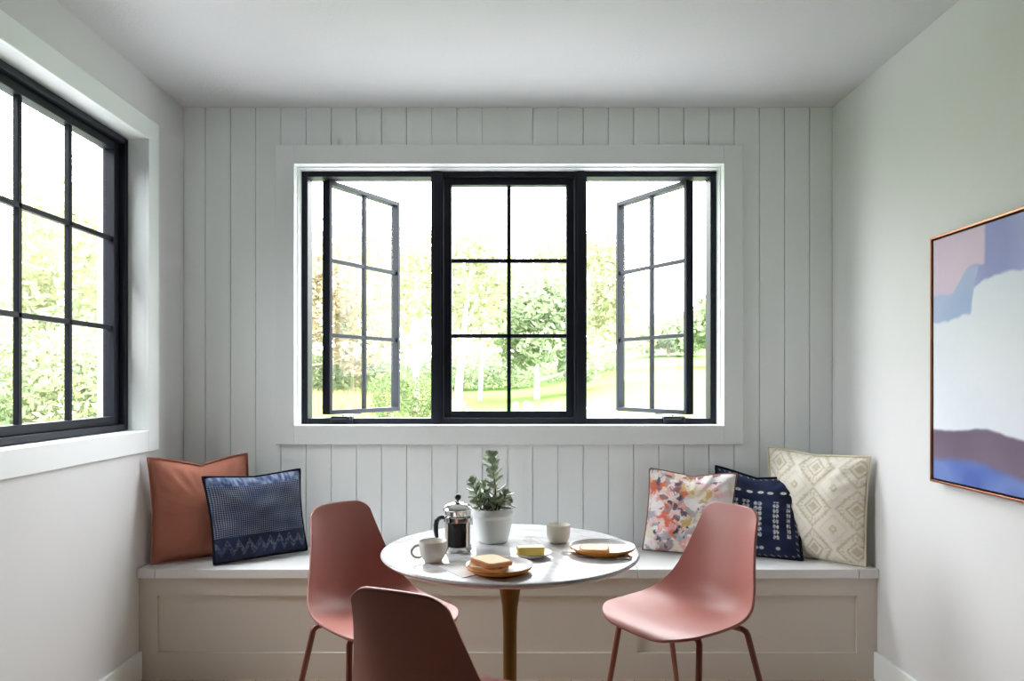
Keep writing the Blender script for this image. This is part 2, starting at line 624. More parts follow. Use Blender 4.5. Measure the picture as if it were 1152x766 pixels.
bm = NB()
sb = 272.4
zr0, zr1 = H - (734.5 - CY) / sb, H - (670 - CY) / sb
px = [(177, 424), (447, 694), (717, 964)]
pxs = [((a - CX) / sb, (b - CX) / sb) for a, b in px]
y0, y1 = by(YBF), by(YBF) + 0.02
w0 = XW - 0.001
add_box(bm, -w0, w0, y0, y1, zr1, ZS - SL)
add_box(bm, -w0, w0, y0, y1, 0, zr0)
xs = [-w0] + [v for p in pxs for v in p] + [w0]
for k in range(0, len(xs), 2):
    add_box(bm, xs[k], xs[k + 1], y0, y1, zr0, zr1)
add_box(bm, -w0, w0, y1, by(YB) - 0.002, 0, ZS - SL)
obj('body', bm, M_bench, bench)
for a, b in pxs:
    bm = NB()
    add_box(bm, a, b, y0 + 0.0115, y1 - 0.001, zr0, zr1)
    obj('panel', bm, M_bench, bench)
lids = [(153, 174), (174, 447), (447, 718), (718, 967), (967, 990)]
for i, (a, b) in enumerate(lids):
    bm = NB()
    xa = max((a - CX) / 274.0 + 0.0012, -w0)
    xb = min((b - CX) / 274.0 - 0.0012, w0)
    end = i in (0, 4)
    add_box(bm, xa, xb, 0, by(YB) - (0.002 if end else 0.032), ZS - SL, ZS, 0.003)
    obj('fixed_end' if end else 'lid', bm, M_seat, bench)
bm = NB()  # strip in the gap behind the lids, its dark colour stands for shade
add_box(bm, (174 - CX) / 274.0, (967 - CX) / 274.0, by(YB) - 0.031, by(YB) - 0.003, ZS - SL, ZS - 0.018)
obj('gap_shade_strip', bm, M_dark, bench)['label'] = 'dark strip coloured as the shade in the hinge gap behind the lids'

# ------------------------------------------------------------------ table
ZT = H - 0.5
TX, TY, TR = 0.006, 2.18, 0.382
table = thing('pedestal_table', 'round white marble table on a slim bronze pedestal', 'table', (TX, TY, 0))
bm = NB()
add_lathe(bm, [(0, ZT - 0.018), (TR - 0.03, ZT - 0.018), (TR - 0.012, ZT - 0.0165), (TR - 0.003, ZT - 0.011), (TR, ZT - 0.006), (TR - 0.002, ZT - 0.002), (TR - 0.006, ZT), (0, ZT)], 128)
obj('tabletop', bm, M_marble, table, smooth=40)
bm = NB()
zt = ZT - 0.018
add_lathe(bm, [(0, zt), (0.056, zt), (0.052, zt - 0.015), (0.043, zt - 0.05), (0.0345, zt - 0.09), (0.028, zt - 0.125), (0.0235, zt - 0.155), (0.0212, zt - 0.19), (0.0203, zt - 0.24), (0.0198, 0.26), (0.023, 0.16), (0.034, 0.085), (0.055, 0.045), (0.09, 0.025)], 48)
obj('stem', bm, M_brass, table, smooth=60)
bm = NB()
add_lathe(bm, [(0, 0), (0.22, 0), (0.222, 0.004), (0.21, 0.009), (0.15, 0.016), (0.09, 0.026), (0, 0.026)], 64)
obj('base', bm, M_brass, table, smooth=60)

# ------------------------------------------------------------------ chairs
ROWS = [  # centre y, centre z, edge y, edge z, half width
    (-0.2240, 0.4300, -0.2240, 0.4310, 0.196),
    (-0.2190, 0.4420, -0.2190, 0.4440, 0.199),
    (-0.2020, 0.4530, -0.2000, 0.4570, 0.205),
    (-0.1500, 0.4600, -0.1450, 0.4670, 0.212),
    (-0.0500, 0.4530, -0.0450, 0.4720, 0.217),
    (0.0600, 0.4430, 0.0450, 0.4820, 0.212),
    (0.1300, 0.4490, 0.0980, 0.5060, 0.202),
    (0.1750, 0.4880, 0.1360, 0.5480, 0.180),
    (0.1970, 0.5600, 0.1640, 0.6080, 0.157),
    (0.2160, 0.6450, 0.1900, 0.6760, 0.138),
    (0.2320, 0.7200, 0.2130, 0.7320, 0.125),
    (0.2420, 0.7620, 0.2280, 0.7660, 0.119),
    (0.2500, 0.8010, 0.2400, 0.8010, 0.114),
]


def shell_grid(nv, nu):
    dense = catmull(ROWS, 400)
    acc = [0.0]
    for p, q in zip(dense, dense[1:]):
        acc.append(acc[-1] + math.hypot(q[0] - p[0], q[1] - p[1]))
    tot = acc[-1]

    def point(u, l):
        l = min(max(l, 0), tot)
        i = 0
        lo, hi = 0, 399
        while hi - lo > 1:
            i = (lo + hi) // 2
            if acc[i] <= l:
                lo = i
            else:
                hi = i
        f = (l - acc[lo]) / max(acc[hi] - acc[lo], 1e-9)
        cy, cz, ey, ez, hw = [a + (b - a) * f for a, b in zip(dense[lo], dense[hi])]
        w = abs(u) ** 2.1
        return (hw * u, cy + (ey - cy) * w, cz + (ez - cz) * w)

    def corner(u, u0, r):
        a = max(0.0, (abs(u) - u0) / (1 - u0))
        return r * (1 - math.sqrt(max(0.0, 1 - a * a)))
    grid = []
    for k in range(nu):
        u = math.sin((-1 + 2 * k / (nu - 1)) * PI / 2 * 0.999) if True else 0
        l0 = 0.010 * u * u + corner(u, 0.42, 0.085)
        l1 = tot - 0.007 * u * u - corner(u, 0.60, 0.038)
        col = []
        for i in range(nv):
            t = i / (nv - 1)
            t2 = t - 0.06 * math.sin(2 * PI * t)
            col.append(point(u, l0 + (l1 - l0) * t2))
        grid.append(col)
    return [[grid[k][i] for k in range(nu)] for i in range(nv)]


def make_chair(label):
    root = thing('shell_chair', label, 'chair', group=None)
    bm = NB()
    NV, NU = 72, 37
    vg = [[bm.verts.new(q) for q in line] for line in shell_grid(NV, NU)]
    for a, b in zip(vg, vg[1:]):
        for k in range(NU - 1):
            bm.faces.new((a[k], a[k + 1], b[k + 1], b[k]))
    sh = obj('seat_shell', bm, M_shell, root, smooth=180, recalc=False)
    md = sh.modifiers.new('thickness', 'SOLIDIFY')
    md.thickness = 0.009
    md.offset = -1
    # legs: front pair and rear pair each join a cross bar under the seat
    for (yt, yf, zt) in ((-0.105, -0.165, 0.443), (0.105, 0.215, 0.433)):
        bm = NB()
        add_tube(bm, [(-0.165, yt, zt - 0.002), (-0.10, yt, zt - 0.006), (0, yt, zt - 0.012), (0.10, yt, zt - 0.006), (0.165, yt, zt - 0.002)], 0.0095, 12)
        add_box(bm, -0.05, 0.05, yt - 0.02, yt + 0.02, zt - 0.012, zt - 0.002, 0.003)
        obj('cross_bar', bm, M_rust, root, smooth=50)
        for s in (-1, 1):
            bm = NB()
            top = Vector((s * 0.165, yt, zt - 0.002))
            kn = Vector((s * 0.182, yt + (yf - yt) * 0.04, zt - 0.016))
            ft = Vector((s * 0.225, yf, 0.0))
            pts = [top, top.lerp(kn, 0.5) + Vector((s * 0.003, 0, 0.003)), kn]
            for f in (0.05, 0.3, 0.6, 0.85, 1):
                pts.append(kn.lerp(ft, f))
            add_tube(bm, pts, [0.0095, 0.0098, 0.010, 0.010, 0.010, 0.0095, 0.009, 0.0085], 12)
            obj('leg', bm, M_rust, root, smooth=50)
    return root


def aim(o, x, y, fx, fy):
    o.location = (x, y, 0)
    o.rotation_euler = (0, 0, math.atan2(fy, fx) + PI / 2)


chair_r = make_chair('dusty rose moulded shell chair right of the table, its seat in full view')
chair_l = copy_tree(chair_r)
chair_l['label'] = 'dusty rose shell chair left of the table, in front of the navy pillow'
chair_f = copy_tree(chair_r)
chair_f['label'] = 'near shell chair seen from behind, its dark back turned to the viewer'
for c in (chair_r, chair_l, chair_f):
    c['group'] = 'shell chairs around the marble table'
aim(chair_r, 0.582, 2.44, -0.85, -0.52)
aim(chair_l, -0.43, 2.43, 0.70, -0.71)
aim(chair_f, -0.132, 1.738, 0.41, 0.91)


# ------------------------------------------------------------------ pillows
def pillow(name, label, TL, TR, BL, BR, thick, m, edge_mat, paint=None, n=60, chop=0.03, conc=0.05, edge=0.006, flange=0.0, seed=0, back=0.55, edge_name='piping', flat=None, wr=1.0):
    random.seed(seed)
    base = (BL + BR) / 2
    q = [p - base for p in (TL, TR, BL, BR)]
    TLq, TRq, BLq, BRq = q
    nrm = ((BRq - BLq).cross(TLq - BLq)).normalized()
    if nrm.y > 0:
        nrm = -nrm
    bm = NB()
    col = []
    uvs = {}

    def quad(s, t):
        a, b = 2 * s - 1, 2 * t - 1
        s2 = 0.5 + (s - 0.5) * (1 - conc * (1 - b * b))
        kt = conc * (1.0 if b > 0 else 0.25)
        t2 = 0.5 + (t - 0.5) * (1 - kt * (1 - a * a))
        t2 -= chop * (max(0, 1 - abs(a) * 1.15) ** 1.6) * max(0, t) ** 3
        lo = BLq.lerp(BRq, s2)
        hi = TLq.lerp(TRq, s2)
        return lo.lerp(hi, t2)

    def bulge(s, t):
        a, b = abs(2 * s - 1), abs(2 * t - 1)
        lim = 1 - flange
        a, b = min(a / lim, 1), min(b / lim, 1)
        return ((1 - a ** 2.6) * (1 - b ** 2.6)) ** 0.55
    G = {}
    for side in (0, 1):
        for i in range(n + 1):
            for j in range(n + 1):
                brd = i in (0, n) or j in (0, n)
                if side and brd:
                    G[(1, i, j)] = G[(0, i, j)]
                    continue
                s, t = i / n, j / n
                p = quad(s, t)
                h = bulge(s, t) * thick
                # creases that run out of the corners and the chop
                a, b = 2 * s - 1, 2 * t - 1
                wv = noise.noise(Vector((a * 2.2 + seed * 7, b * 2.2, seed * 3.1))) * 0.010
                cr = noise.noise(Vector((math.atan2(b, a) * 5 + seed * 5, (a * a + b * b) * 1.2, 1.7))) * 0.013 * min(1, (a * a + b * b)) ** 1.5
                dip = -0.35 * thick * chop * 10 * math.exp(-(a / 0.16) ** 2) * max(0, b) ** 2
                h2 = h + (wv + cr) * wr * min(1, bulge(s, t) * 1.6) + dip * bulge(s, t)
                p = p + nrm * (max(h2, 0.001) if side == 0 else -h * back)
                v = bm.verts.new(p)
                G[(side, i, j)] = v
                uvs[v] = (s, t)
    for side in (0, 1):
        for i in range(n):
            for j in range(n):
                f = [G[(side, i, j)], G[(side, i + 1, j)], G[(side, i + 1, j + 1)], G[(side, i, j + 1)]]
                bm.faces.new(f if side == 0 else f[::-1])
    # never sink into the bench seat
    zmin = ZS + 0.002 - base.z
    for v in bm.verts:
        if v.co.z < zmin:
            v.co.z = zmin
    bm.verts.index_update()
    cols = None
    if paint:
        cols = [lin(paint(*uvs[v])) for v in bm.verts]
    ring = [G[(0, i, 0)].co.copy() for i in range(n)] + [G[(0, n, j)].co.copy() for j in range(n)] + \
           [G[(0, n - i, n)].co.copy() for i in range(n)] + [G[(0, 0, n - j)].co.copy() for j in range(n)]
    o = obj(name, bm, m, loc=base, smooth=180)
    if cols:
        at = o.data.color_attributes.new('paint', 'FLOAT_COLOR', 'POINT')
        flatc = [c for cc in cols for c in cc]
        at.data.foreach_set('color', flatc)
    tag(o, label, 'pillow', 'throw pillows on the bench')
    step = max(1, n // 40)
    ring = ring[::step]
    ring = [Vector((p.x, p.y, max(p.z, zmin + edge))) for p in ring]
    bm = NB()
    add_tube(bm, ring, edge, 8, closed=True, flat=flat)
    obj(edge_name, bm, edge_mat, o, smooth=180)
    return o


def clamp(x, a=0.0, b=1.0):
    return max(a, min(b, x))


def mix(a, b, f):
    return tuple(x + (y - x) * f for x, y in zip(a, b))


def ss(a, b, x):
    t = clamp((x - a) / (b - a))
    return t * t * (3 - 2 * t)


def fn(x, y, z=0.0):
    return noise.noise(Vector((x, y, z)))


def paint_woven(s, t):
    base = mix((27, 31, 48), (42, 50, 78), clamp(0.5 + 0.9 * fn(s * 3, t * 3, 4)))
    light = mix((150, 164, 190), (196, 204, 214), clamp(0.5 + fn(s * 6, t * 6, 9)))
    ws, wt = s + 0.012 * fn(s * 5, t * 5, 1), t + 0.012 * fn(s * 5, t * 5, 2)
    if t > 0.27 and t < 0.88:
        d = 0.5 + 0.5 * math.sin(2 * PI * 46 * ws)
        e = 0.5 + 0.5 * math.sin(2 * PI * 46 * wt)
        side = ss(0.45, 0.0, s) * 0.35
        f = clamp((d * e) ** 0.9 * (0.95 + 0.5 * fn(s * 4, t * 7, 6)) + side * e * 0.5)
    elif t <= 0.27:
        ph = (ws * 9) % 1
        zz = abs(ph - 0.5) * 2
        f = 0
        for k in range(4):
            y = 0.06 + k * 0.022 + zz * 0.11
            f = max(f, clamp(1 - abs(wt - y) / 0.008))
        f *= 0.95 * clamp(0.7 + fn(s * 40, t * 40, 3))
    else:
        f = clamp(0.5 + 1.2 * fn(s * 30, t * 14, 8)) * 0.7
        base = mix(base, (74, 96, 140), 0.45)
    return mix(base, light, clamp(f) * 0.85)


def paint_shibori(s, t):
    base = mix((24, 30, 54), (40, 50, 82), clamp(0.5 + 0.9 * fn(s * 4, t * 9, 4)))
    f = 0.0
    w = (222, 222, 216)
    if abs(t - 0.77) < 0.05:
        for k, x in enumerate((0.14, 0.30, 0.44, 0.57, 0.68, 0.83, 0.93)):
            d = math.hypot((s - x) / 0.040, (t - 0.77 - 0.006 * math.sin(k * 3)) / 0.019)
            f = max(f, ss(1.1, 0.7, d) * (0.55 + 0.45 * ss(0.15, 0.45, d)))
    elif 0.20 < t < 0.66:
        for k, (x, wd, lo) in enumerate(((0.10, 0.04, 0.25), (0.26, 0.045, 0.24), (0.40, 0.045, 0.24), (0.54, 0.05, 0.22), (0.75, 0.034, 0.20), (0.89, 0.022, 0.22))):
            if abs(s - x) < wd and t > lo:
                ph = ((t - lo) / 0.062) % 1
                a = (s - x) / wd
                blob = math.hypot((abs(a) - 0.5) / 0.55, (ph - 0.5) / 0.5)
                f = max(f, ss(1.05, 0.65, blob) * clamp(0.75 + 0.8 * fn(s * 60, t * 60, 3)))
    elif 0.06 < t < 0.14:
        for k, x in enumerate((0.2, 0.36, 0.52, 0.58, 0.76)):
            d = math.hypot((s - x) / 0.03, (t - 0.105) / 0.022)
            f = max(f, ss(1.1, 0.6, d) * 0.8)
    # white edge stitches
    if (s > 0.955 or t > 0.955 or t < 0.04) and ((s + t) * 14 + 0.4 * fn(s * 9, t * 9)) % 1 < 0.25 and 0.965 > max(s, t) - 0.01:
        f = max(f, 0.6)
    return mix(base, w, clamp(f))


def paint_ikat(s, t):
    cream = (238, 233, 221)
    tan = (204, 192, 164)
    x = s * 2.55 + 0.10
    y = t * 2.65 + 0.18
    jag = 0.035 * fn(x * 9, y * 38, 2)
    x += jag
    f = 0.0
    for ox, oy in ((0, 0), (0.5, 0.5)):
        u = (x + ox) % 1 - 0.5
        v = (y + oy) % 1 - 0.5
        r = abs(u) + abs(v) * 0.92
        if ox == 0:
            for lo, hi in ((0.00, 0.115), (0.185, 0.235), (0.40, 0.46)):
                f = max(f, ss(lo - 0.02, lo + 0.01, r) * ss(hi + 0.02, hi - 0.01, r))
            rr = math.hypot(u, v)
            if 0.27 < rr < 0.37 and math.sin(math.atan2(v, u) * 22) > -0.1:
                f = max(f, 0.65)
        else:
            for lo, hi in ((0.045, 0.10),):
                f = max(f, ss(lo - 0.02, lo + 0.01, r) * ss(hi + 0.02, hi - 0.01, r))
            f = max(f, 0.35 * ss(0.26, 0.30, r) * ss(0.36, 0.32, r))
    return mix(cream, tan, clamp(f * (0.8 + 0.5 * fn(x * 14, y * 14, 5))))


random.seed(5)
PAL = {'coral': (222, 110, 84), 'pink': (232, 160, 154), 'blush': (236, 206, 204), 'white': (236, 232, 230), 'cream': (226, 214, 192), 'mauve': (98, 80, 96),
       'blue': (160, 184, 194), 'gold': (206, 170, 110), 'grey': (170, 164, 166), 'rust': (196, 116, 84), 'dark': (70, 64, 76), 'plum': (140, 96, 98)}
STROKES = []


def strokes(cx, cy, sx, sy, names, k, r0, r1):
    r0, r1 = r0 * 1.3, r1 * 1.3
    for _ in range(int(k * 0.72)):
        a = random.uniform(0, PI)
        STROKES.append((random.gauss(cx, sx), random.gauss(cy, sy), random.uniform(r0, r1), random.uniform(r0, r1) * 0.55, math.cos(a), math.sin(a), PAL[random.choice(names)]))


strokes(0.5, 0.5, 0.4, 0.4, ['white', 'blush', 'cream', 'grey', 'grey', 'pink', 'plum'], 80, 0.08, 0.17)
strokes(0.10, 0.82, 0.06, 0.09, ['rust', 'coral', 'rust', 'plum'], 16, 0.03, 0.08)
strokes(0.25, 0.88, 0.12, 0.05, ['mauve', 'white', 'grey', 'gold'], 14, 0.02, 0.06)
strokes(0.65, 0.90, 0.2, 0.05, ['mauve', 'blush', 'white', 'plum'], 22, 0.02, 0.06)
strokes(0.72, 0.70, 0.16, 0.10, ['cream', 'white', 'cream', 'blush', 'cream', 'gold'], 34, 0.04, 0.10)
strokes(0.22, 0.60, 0.10, 0.10, ['pink', 'coral', 'blush', 'white', 'pink'], 26, 0.03, 0.07)
strokes(0.10, 0.50, 0.05, 0.12, ['white', 'blush', 'grey'], 16, 0.02, 0.06)
strokes(0.36, 0.46, 0.06, 0.07, ['mauve', 'plum', 'dark', 'grey'], 14, 0.02, 0.06)
strokes(0.20, 0.32, 0.09, 0.09, ['coral', 'pink', 'coral', 'blush'], 28, 0.03, 0.07)
strokes(0.50, 0.30, 0.08, 0.10, ['blue', 'white', 'blue', 'cream', 'gold'], 24, 0.03, 0.06)
strokes(0.42, 0.16, 0.12, 0.06, ['blue', 'dark', 'blue', 'white', 'mauve'], 24, 0.015, 0.05)
strokes(0.20, 0.08, 0.12, 0.05, ['grey', 'white', 'mauve', 'blush'], 22, 0.02, 0.05)
strokes(0.75, 0.25, 0.15, 0.15, ['cream', 'blush', 'coral', 'blue', 'grey'], 40, 0.03, 0.08)
strokes(0.42, 0.5, 0.28, 0.3, ['white', 'mauve', 'blush', 'dark', 'coral', 'grey', 'white'], 50, 0.008, 0.022)


def paint_floral(s, t):
    c = PAL['white']
    ws = s + 0.03 * fn(s * 16, t * 16, 1) + 0.012 * fn(s * 50, t * 50, 4)
    wt = t + 0.03 * fn(s * 16, t * 16, 2) + 0.012 * fn(s * 50, t * 50, 5)
    for (x, y, a, b, ca, sa, rgb) in STROKES:
        dx, dy = ws - x, wt - y
        if abs(dx) > 0.15 or abs(dy) > 0.15:
            continue
        u, v = (dx * ca + dy * sa) / a, (-dx * sa + dy * ca) / b
        d = u * u + v * v
        if d < 1:
            c = mix(c, rgb, ss(1.0, 0.6, d) * 0.82)
    return c


pillow('throw_pillow', 'plain terracotta linen pillow in the corner behind the woven navy one',
       world(166, 515, 3.035), world(278, 510, 3.34), world(170, 634, 3.06), world(290, 620, 3.33),
       0.085, M_terra, M_terra, n=70, chop=0.07, conc=0.055, edge=0.004, flange=0.045, seed=1, edge_name='flange', back=0.35)
pillow('throw_pillow', 'navy and white woven pillow with zigzag band, leaning on the terracotta one',
       world(228, 537, 3.085), world(337, 528, 3.335), world(241, 634.5, 3.045), world(345, 618, 3.29),
       0.075, M_fabric, M_navyedge, paint_woven, n=230, chop=0.02, conc=0.06, edge=0.007, seed=2, edge_name='binding', back=0.3, wr=0.6)
pillow('throw_pillow', 'painterly coral and cream floral pillow behind the right chair',
       world(731, 527, 3.385), world(829, 533, 3.25), world(723, 618, 3.30), world(822, 627, 3.175),
       0.075, M_fabric, M_moss, paint_floral, n=170, chop=0.045, conc=0.05, edge=0.0045, seed=3, back=0.35)
pillow('throw_pillow', 'indigo pillow with white tie-dyed dots between floral and ivory pillows',
       world(805, 524, 3.395), world(901, 538, 3.24), world(800, 625, 3.29), world(903, 630, 3.12),
       0.07, M_fabric, M_navyedge, paint_shibori, n=150, chop=0.05, conc=0.06, edge=0.005, flange=0.03, seed=4, edge_name='binding', back=0.3)
pillow('throw_pillow', 'large ivory pillow with beige diamond pattern in the right corner',
       world(864, 502, 3.385), world(979, 514, 3.02), world(866, 624, 3.31), world(974, 637, 3.02),
       0.085, M_fabric, M_ivoryedge, paint_ikat, n=150, chop=0.02, conc=0.035, edge=0.0045, flange=0.03, seed=5, back=0.3)


# ------------------------------------------------------------------ things on the table
def at(px, py, h=0.0):
    """point over the table plane raised by h"""
    D = FPX * (0.5 - h) / (py - CY)
    return Vector(((px - CX) * D / FPX, D, ZT + 0.0005))


# handled cup
p = at(487, 632)
cup = thing('coffee_cup', 'off-white cup with a loop handle beside the french press', 'cup', p)
bm = NB()
add_lathe(bm, [(0, 0), (0.022, 0), (0.0235, 0.002), (0.025, 0.005), (0.033, 0.016), (0.0365, 0.030), (0.0385, 0.056), (0.0378, 0.058), (0.0362, 0.0565), (0.0345, 0.032), (0.030, 0.016), (0.021, 0.007), (0, 0.006)], 48)
obj('body', bm, M_stone, cup, smooth=50)
bm = NB()
pts = []
for k in range(13):
    a = R(70 + 220 * k / 12)
    pts.append((-0.040 + 0.019 * math.cos(a), 0, 0.030 + 0.017 * math.sin(a)))
pts = [(-0.0355, 0, 0.0475)] + pts + [(-0.033, 0, 0.013)]
add_tube(bm, pts, 0.0043, 10)
o = obj('handle', bm, M_stone, cup, smooth=180)
cup.rotation_euler = (0, 0, R(10))

# handleless cup
p = at(628, 610)
bm = NB()
add_lathe(bm, [(0, 0), (0.026, 0), (0.029, 0.002), (0.033, 0.010), (0.0355, 0.018), (0.037, 0.026), (0.0375, 0.052), (0.0368, 0.0545), (0.0352, 0.053), (0.0345, 0.028), (0.031, 0.014), (0.024, 0.007), (0, 0.006)], 48)
tag(obj('coffee_cup', bm, M_stone, loc=p, smooth=50), 'off-white handleless cup standing between butter dish and far plate', 'cup')

# french press
p = at(515, 619.5)
fp = thing('french_press', 'chrome and glass french press full of dark coffee', 'coffee maker', p, rz=R(-12))
r = 0.038
bm = NB()
add_lathe(bm, [(0, 0.010), (r - 0.004, 0.010), (r, 0.014), (r, 0.116), (r + 0.002, 0.119), (r, 0.121), (r - 0.002, 0.118), (r - 0.002, 0.015), (0, 0.013)], 48)
obj('beaker', bm, M_beaker, fp, smooth=50)
bm = NB()
add_lathe(bm, [(0, 0.0145), (r - 0.0035, 0.0155), (r - 0.0025, 0.018), (r - 0.0025, 0.0855), (0, 0.0855)], 48)
obj('coffee', bm, M_coffee, fp, smooth=50)
bm = NB()
for z0, z1 in ((0.088, 0.100), (0.010, 0.015)):
    add_lathe(bm, [(r + 0.0012, z0), (r + 0.003, z0), (r + 0.003, z1), (r + 0.0012, z1), (r + 0.0012, z0)], 48)
for k in range(4):
    a = R(45 + 90 * k + 12)
    c, s = math.cos(a), math.sin(a)
    rr = r + 0.0032
    pts = [(c * rr, s * rr, 0.100), (c * rr, s * rr, 0.09), (c * rr, s * rr, 0.05), (c * rr, s * rr, 0.018), (c * (rr + 0.002), s * (rr + 0.002), 0.008), (c * (rr + 0.008), s * (rr + 0.008), 0.002), (c * (rr + 0.011), s * (rr + 0.011), 0.0025)]
    add_tube(bm, pts, 0.0042, 8, flat=(1, 0.45) if False else None)
obj('frame', bm, M_chrome, fp, smooth=50)
bm = NB()
add_lathe(bm, [(0, 0.118), (r - 0.004, 0.118), (r - 0.003, 0.106), (r - 0.001, 0.106), (r + 0.0005, 0.119), (r + 0.006, 0.121), (r + 0.007, 0.124), (r + 0.005, 0.127), (r + 0.002, 0.131), (r - 0.008, 0.1385), (0.016, 0.143), (0.006, 0.1445), (0, 0.1445)], 48)
lid = obj('lid', bm, M_chrome, fp, smooth=50)
bm = NB()
add_lathe(bm, [(0.003, 0.144), (0.003, 0.150)], 16)
add_lathe(bm, [(0, 0.1485), (0.0045, 0.149), (0.008, 0.1525), (0.0095, 0.158), (0.0085, 0.163), (0.005, 0.1665), (0, 0.1675)], 24)
obj('plunger_knob', bm, M_blackplastic, lid, smooth=60)
bm = NB()
add_lathe(bm, [(0, 0.101), (r - 0.004, 0.101), (r - 0.003, 0.103), (r - 0.004, 0.105), (0, 0.105)], 40)
add_lathe(bm, [(0.0016, 0.105), (0.0016, 0.118)], 10)
obj('plunger_disc', bm, M_steel, fp, smooth=50)
bm = NB()
ca, sa = math.cos(R(172)), math.sin(R(172))
prof = [(r + 0.003, 0.094, 0.006), (r + 0.012, 0.0955, 0.0065), (r + 0.022, 0.093, 0.007), (r + 0.030, 0.084, 0.0075), (r + 0.033, 0.070, 0.0075), (r + 0.033, 0.052, 0.007), (r + 0.031, 0.038, 0.006), (r + 0.029, 0.033, 0.004)]
add_tube(bm, [(ca * a, sa * a, z) for a, z, _ in prof], [q for _, _, q in prof], 12)
obj('handle', bm, M_blackplastic, fp, smooth=60)

# potted plant
p = at(554, 609)
pl = thing('potted_succulent', 'grey-green leafy jade plant in a white ribbed pot', 'plant', p)
bm = NB()
prof = [(0, 0), (0.044, 0), (0.047, 0.003)]
for k in range(12):
    z = 0.008 + k * 0.0058
    rr = 0.048 + 0.013 * math.sin(min(1, z / 0.075) * PI / 2)
    prof += [(rr, z), (rr + 0.0007, z + 0.0029)]
prof += [(0.0625, 0.079), (0.0655, 0.082), (0.0665, 0.088), (0.0668, 0.104), (0.0655, 0.106), (0.0635, 0.104), (0.062, 0.088), (0.0, 0.088)]
add_lathe(bm, prof, 64)
obj('pot', bm, M_pot, pl, smooth=50)
bm = NB()
add_lathe(bm, [(0.0615, 0.0885), (0.05, 0.095), (0.03, 0.097), (0, 0.098)], 40)
obj('soil', bm, M_soil, pl, smooth=60)
random.seed(11)


def leaf(bm, base, d, up, L, Wd, th=0.0016):
    d = d.normalized()
    side = d.cross(up)
    if side.length < 1e-3:
        side = d.cross(Vector((1, 0, 0)))
    side.normalize()
    nn = side.cross(d).normalized()
    prof = [(0.0, 0.10), (0.2, 0.55), (0.45, 0.92), (0.68, 1.0), (0.86, 0.72), (0.97, 0.3)]
    top, bot = [], []
    for f, w in prof:
        c = base + d * (L * f) + nn * (L * 0.12 * (f ** 2) + 0.0)
        top.append([bm.verts.new(c - side * (Wd * w) + nn * 0.0012), bm.verts.new(c + nn * th * -0.4), bm.verts.new(c + side * (Wd * w) + nn * 0.0012)])
        bot.append([bm.verts.new(c - side * (Wd * w * 0.92) - nn * 0.0006), bm.verts.new(c - nn * th * 1.6), bm.verts.new(c + side * (Wd * w * 0.92) - nn * 0.0006)])
    for i in range(len(prof) - 1):
        for k in range(2):
            bm.faces.new((top[i][k], top[i][k + 1], top[i + 1][k + 1], top[i + 1][k]))
            bm.faces.new((bot[i][k + 1], bot[i][k], bot[i + 1][k], bot[i + 1][k + 1]))
        bm.faces.new((top[i][0], top[i + 1][0], bot[i + 1][0], bot[i][0]))
        bm.faces.new((top[i][2], bot[i][2], bot[i + 1][2], top[i + 1][2]))
    t, b = top[-1], bot[-1]
    bm.faces.new((t[0], t[1], t[2], b[2], b[1], b[0]))


stems = [  # base, tip bend points, leaf size
    ([(0.006, 0, 0.09), (0.010, 0.004, 0.14), (0.006, 0.002, 0.19), (0.0, 0, 0.235), (-0.003, 0, 0.268)], 26, 1.0),
    ([(-0.010, -0.005, 0.09), (-0.028, -0.012, 0.12), (-0.050, -0.016, 0.15), (-0.064, -0.018, 0.19)], 24, 0.95),
    ([(0.014, -0.008, 0.09), (0.026, -0.014, 0.115), (0.044, -0.012, 0.150)], 14, 0.95),
    ([(0.0, -0.02, 0.09), (-0.006, -0.034, 0.12), (-0.018, -0.040, 0.155)], 9, 0.9),
    ([(0.02, 0.01, 0.09), (0.034, 0.012, 0.11), (0.052, 0.010, 0.122)], 7, 0.9),
    ([(-0.012, 0.012, 0.09), (-0.024, 0.024, 0.13), (-0.028, 0.028, 0.175)], 9, 0.95),
    ([(0.008, -0.012, 0.09), (0.012, -0.030, 0.11), (0.018, -0.042, 0.135)], 8, 0.85),
    ([(-0.02, -0.02, 0.09), (-0.038, -0.028, 0.11), (-0.052, -0.03, 0.13)], 8, 0.9),
]
bl, bs = NB(), NB()
for pts, nl, sc in stems:
    P = [Vector(q) for q in pts]
    full = catmull([tuple(q) for q in P], 20)
    add_tube(bs, full, [0.0028 - 0.0015 * k / 19 for k in range(20)], 8)
    for k in range(nl):
        f = 0.22 + 0.78 * k / (nl - 1)
        i = min(18, int(f * 19))
        b = Vector(full[i])
        ax = (Vector(full[min(i + 1, 19)]) - Vector(full[i - 1])).normalized()
        ang = k * 2.4 + random.uniform(-0.5, 0.5)
        e1 = ax.cross(Vector((0.3, 0.9, 0.2))).normalized()
        e2 = ax.cross(e1)
        rad = e1 * math.cos(ang) + e2 * math.sin(ang)
        tilt = 0.3 + 0.5 * f
        d = rad + ax * tilt
        L = random.uniform(0.029, 0.040) * sc * (1.12 if nl == 26 else 1.0) * (1.0 - 0.2 * max(0, f - 0.8) * 5)
        leaf(bl, b, d, ax, L, L * 0.36)
    for ang in (0.5, 2.6):
        leaf(bl, Vector(full[-1]), Vector((math.cos(ang) * 0.4, math.sin(ang) * 0.4, 1)), Vector((0, 1, 0.2)), 0.018 * sc, 0.005 * sc)
obj('stems', bs, M_stem, pl, smooth=60)
obj('leaves', bl, M_leaf, pl, smooth=60)


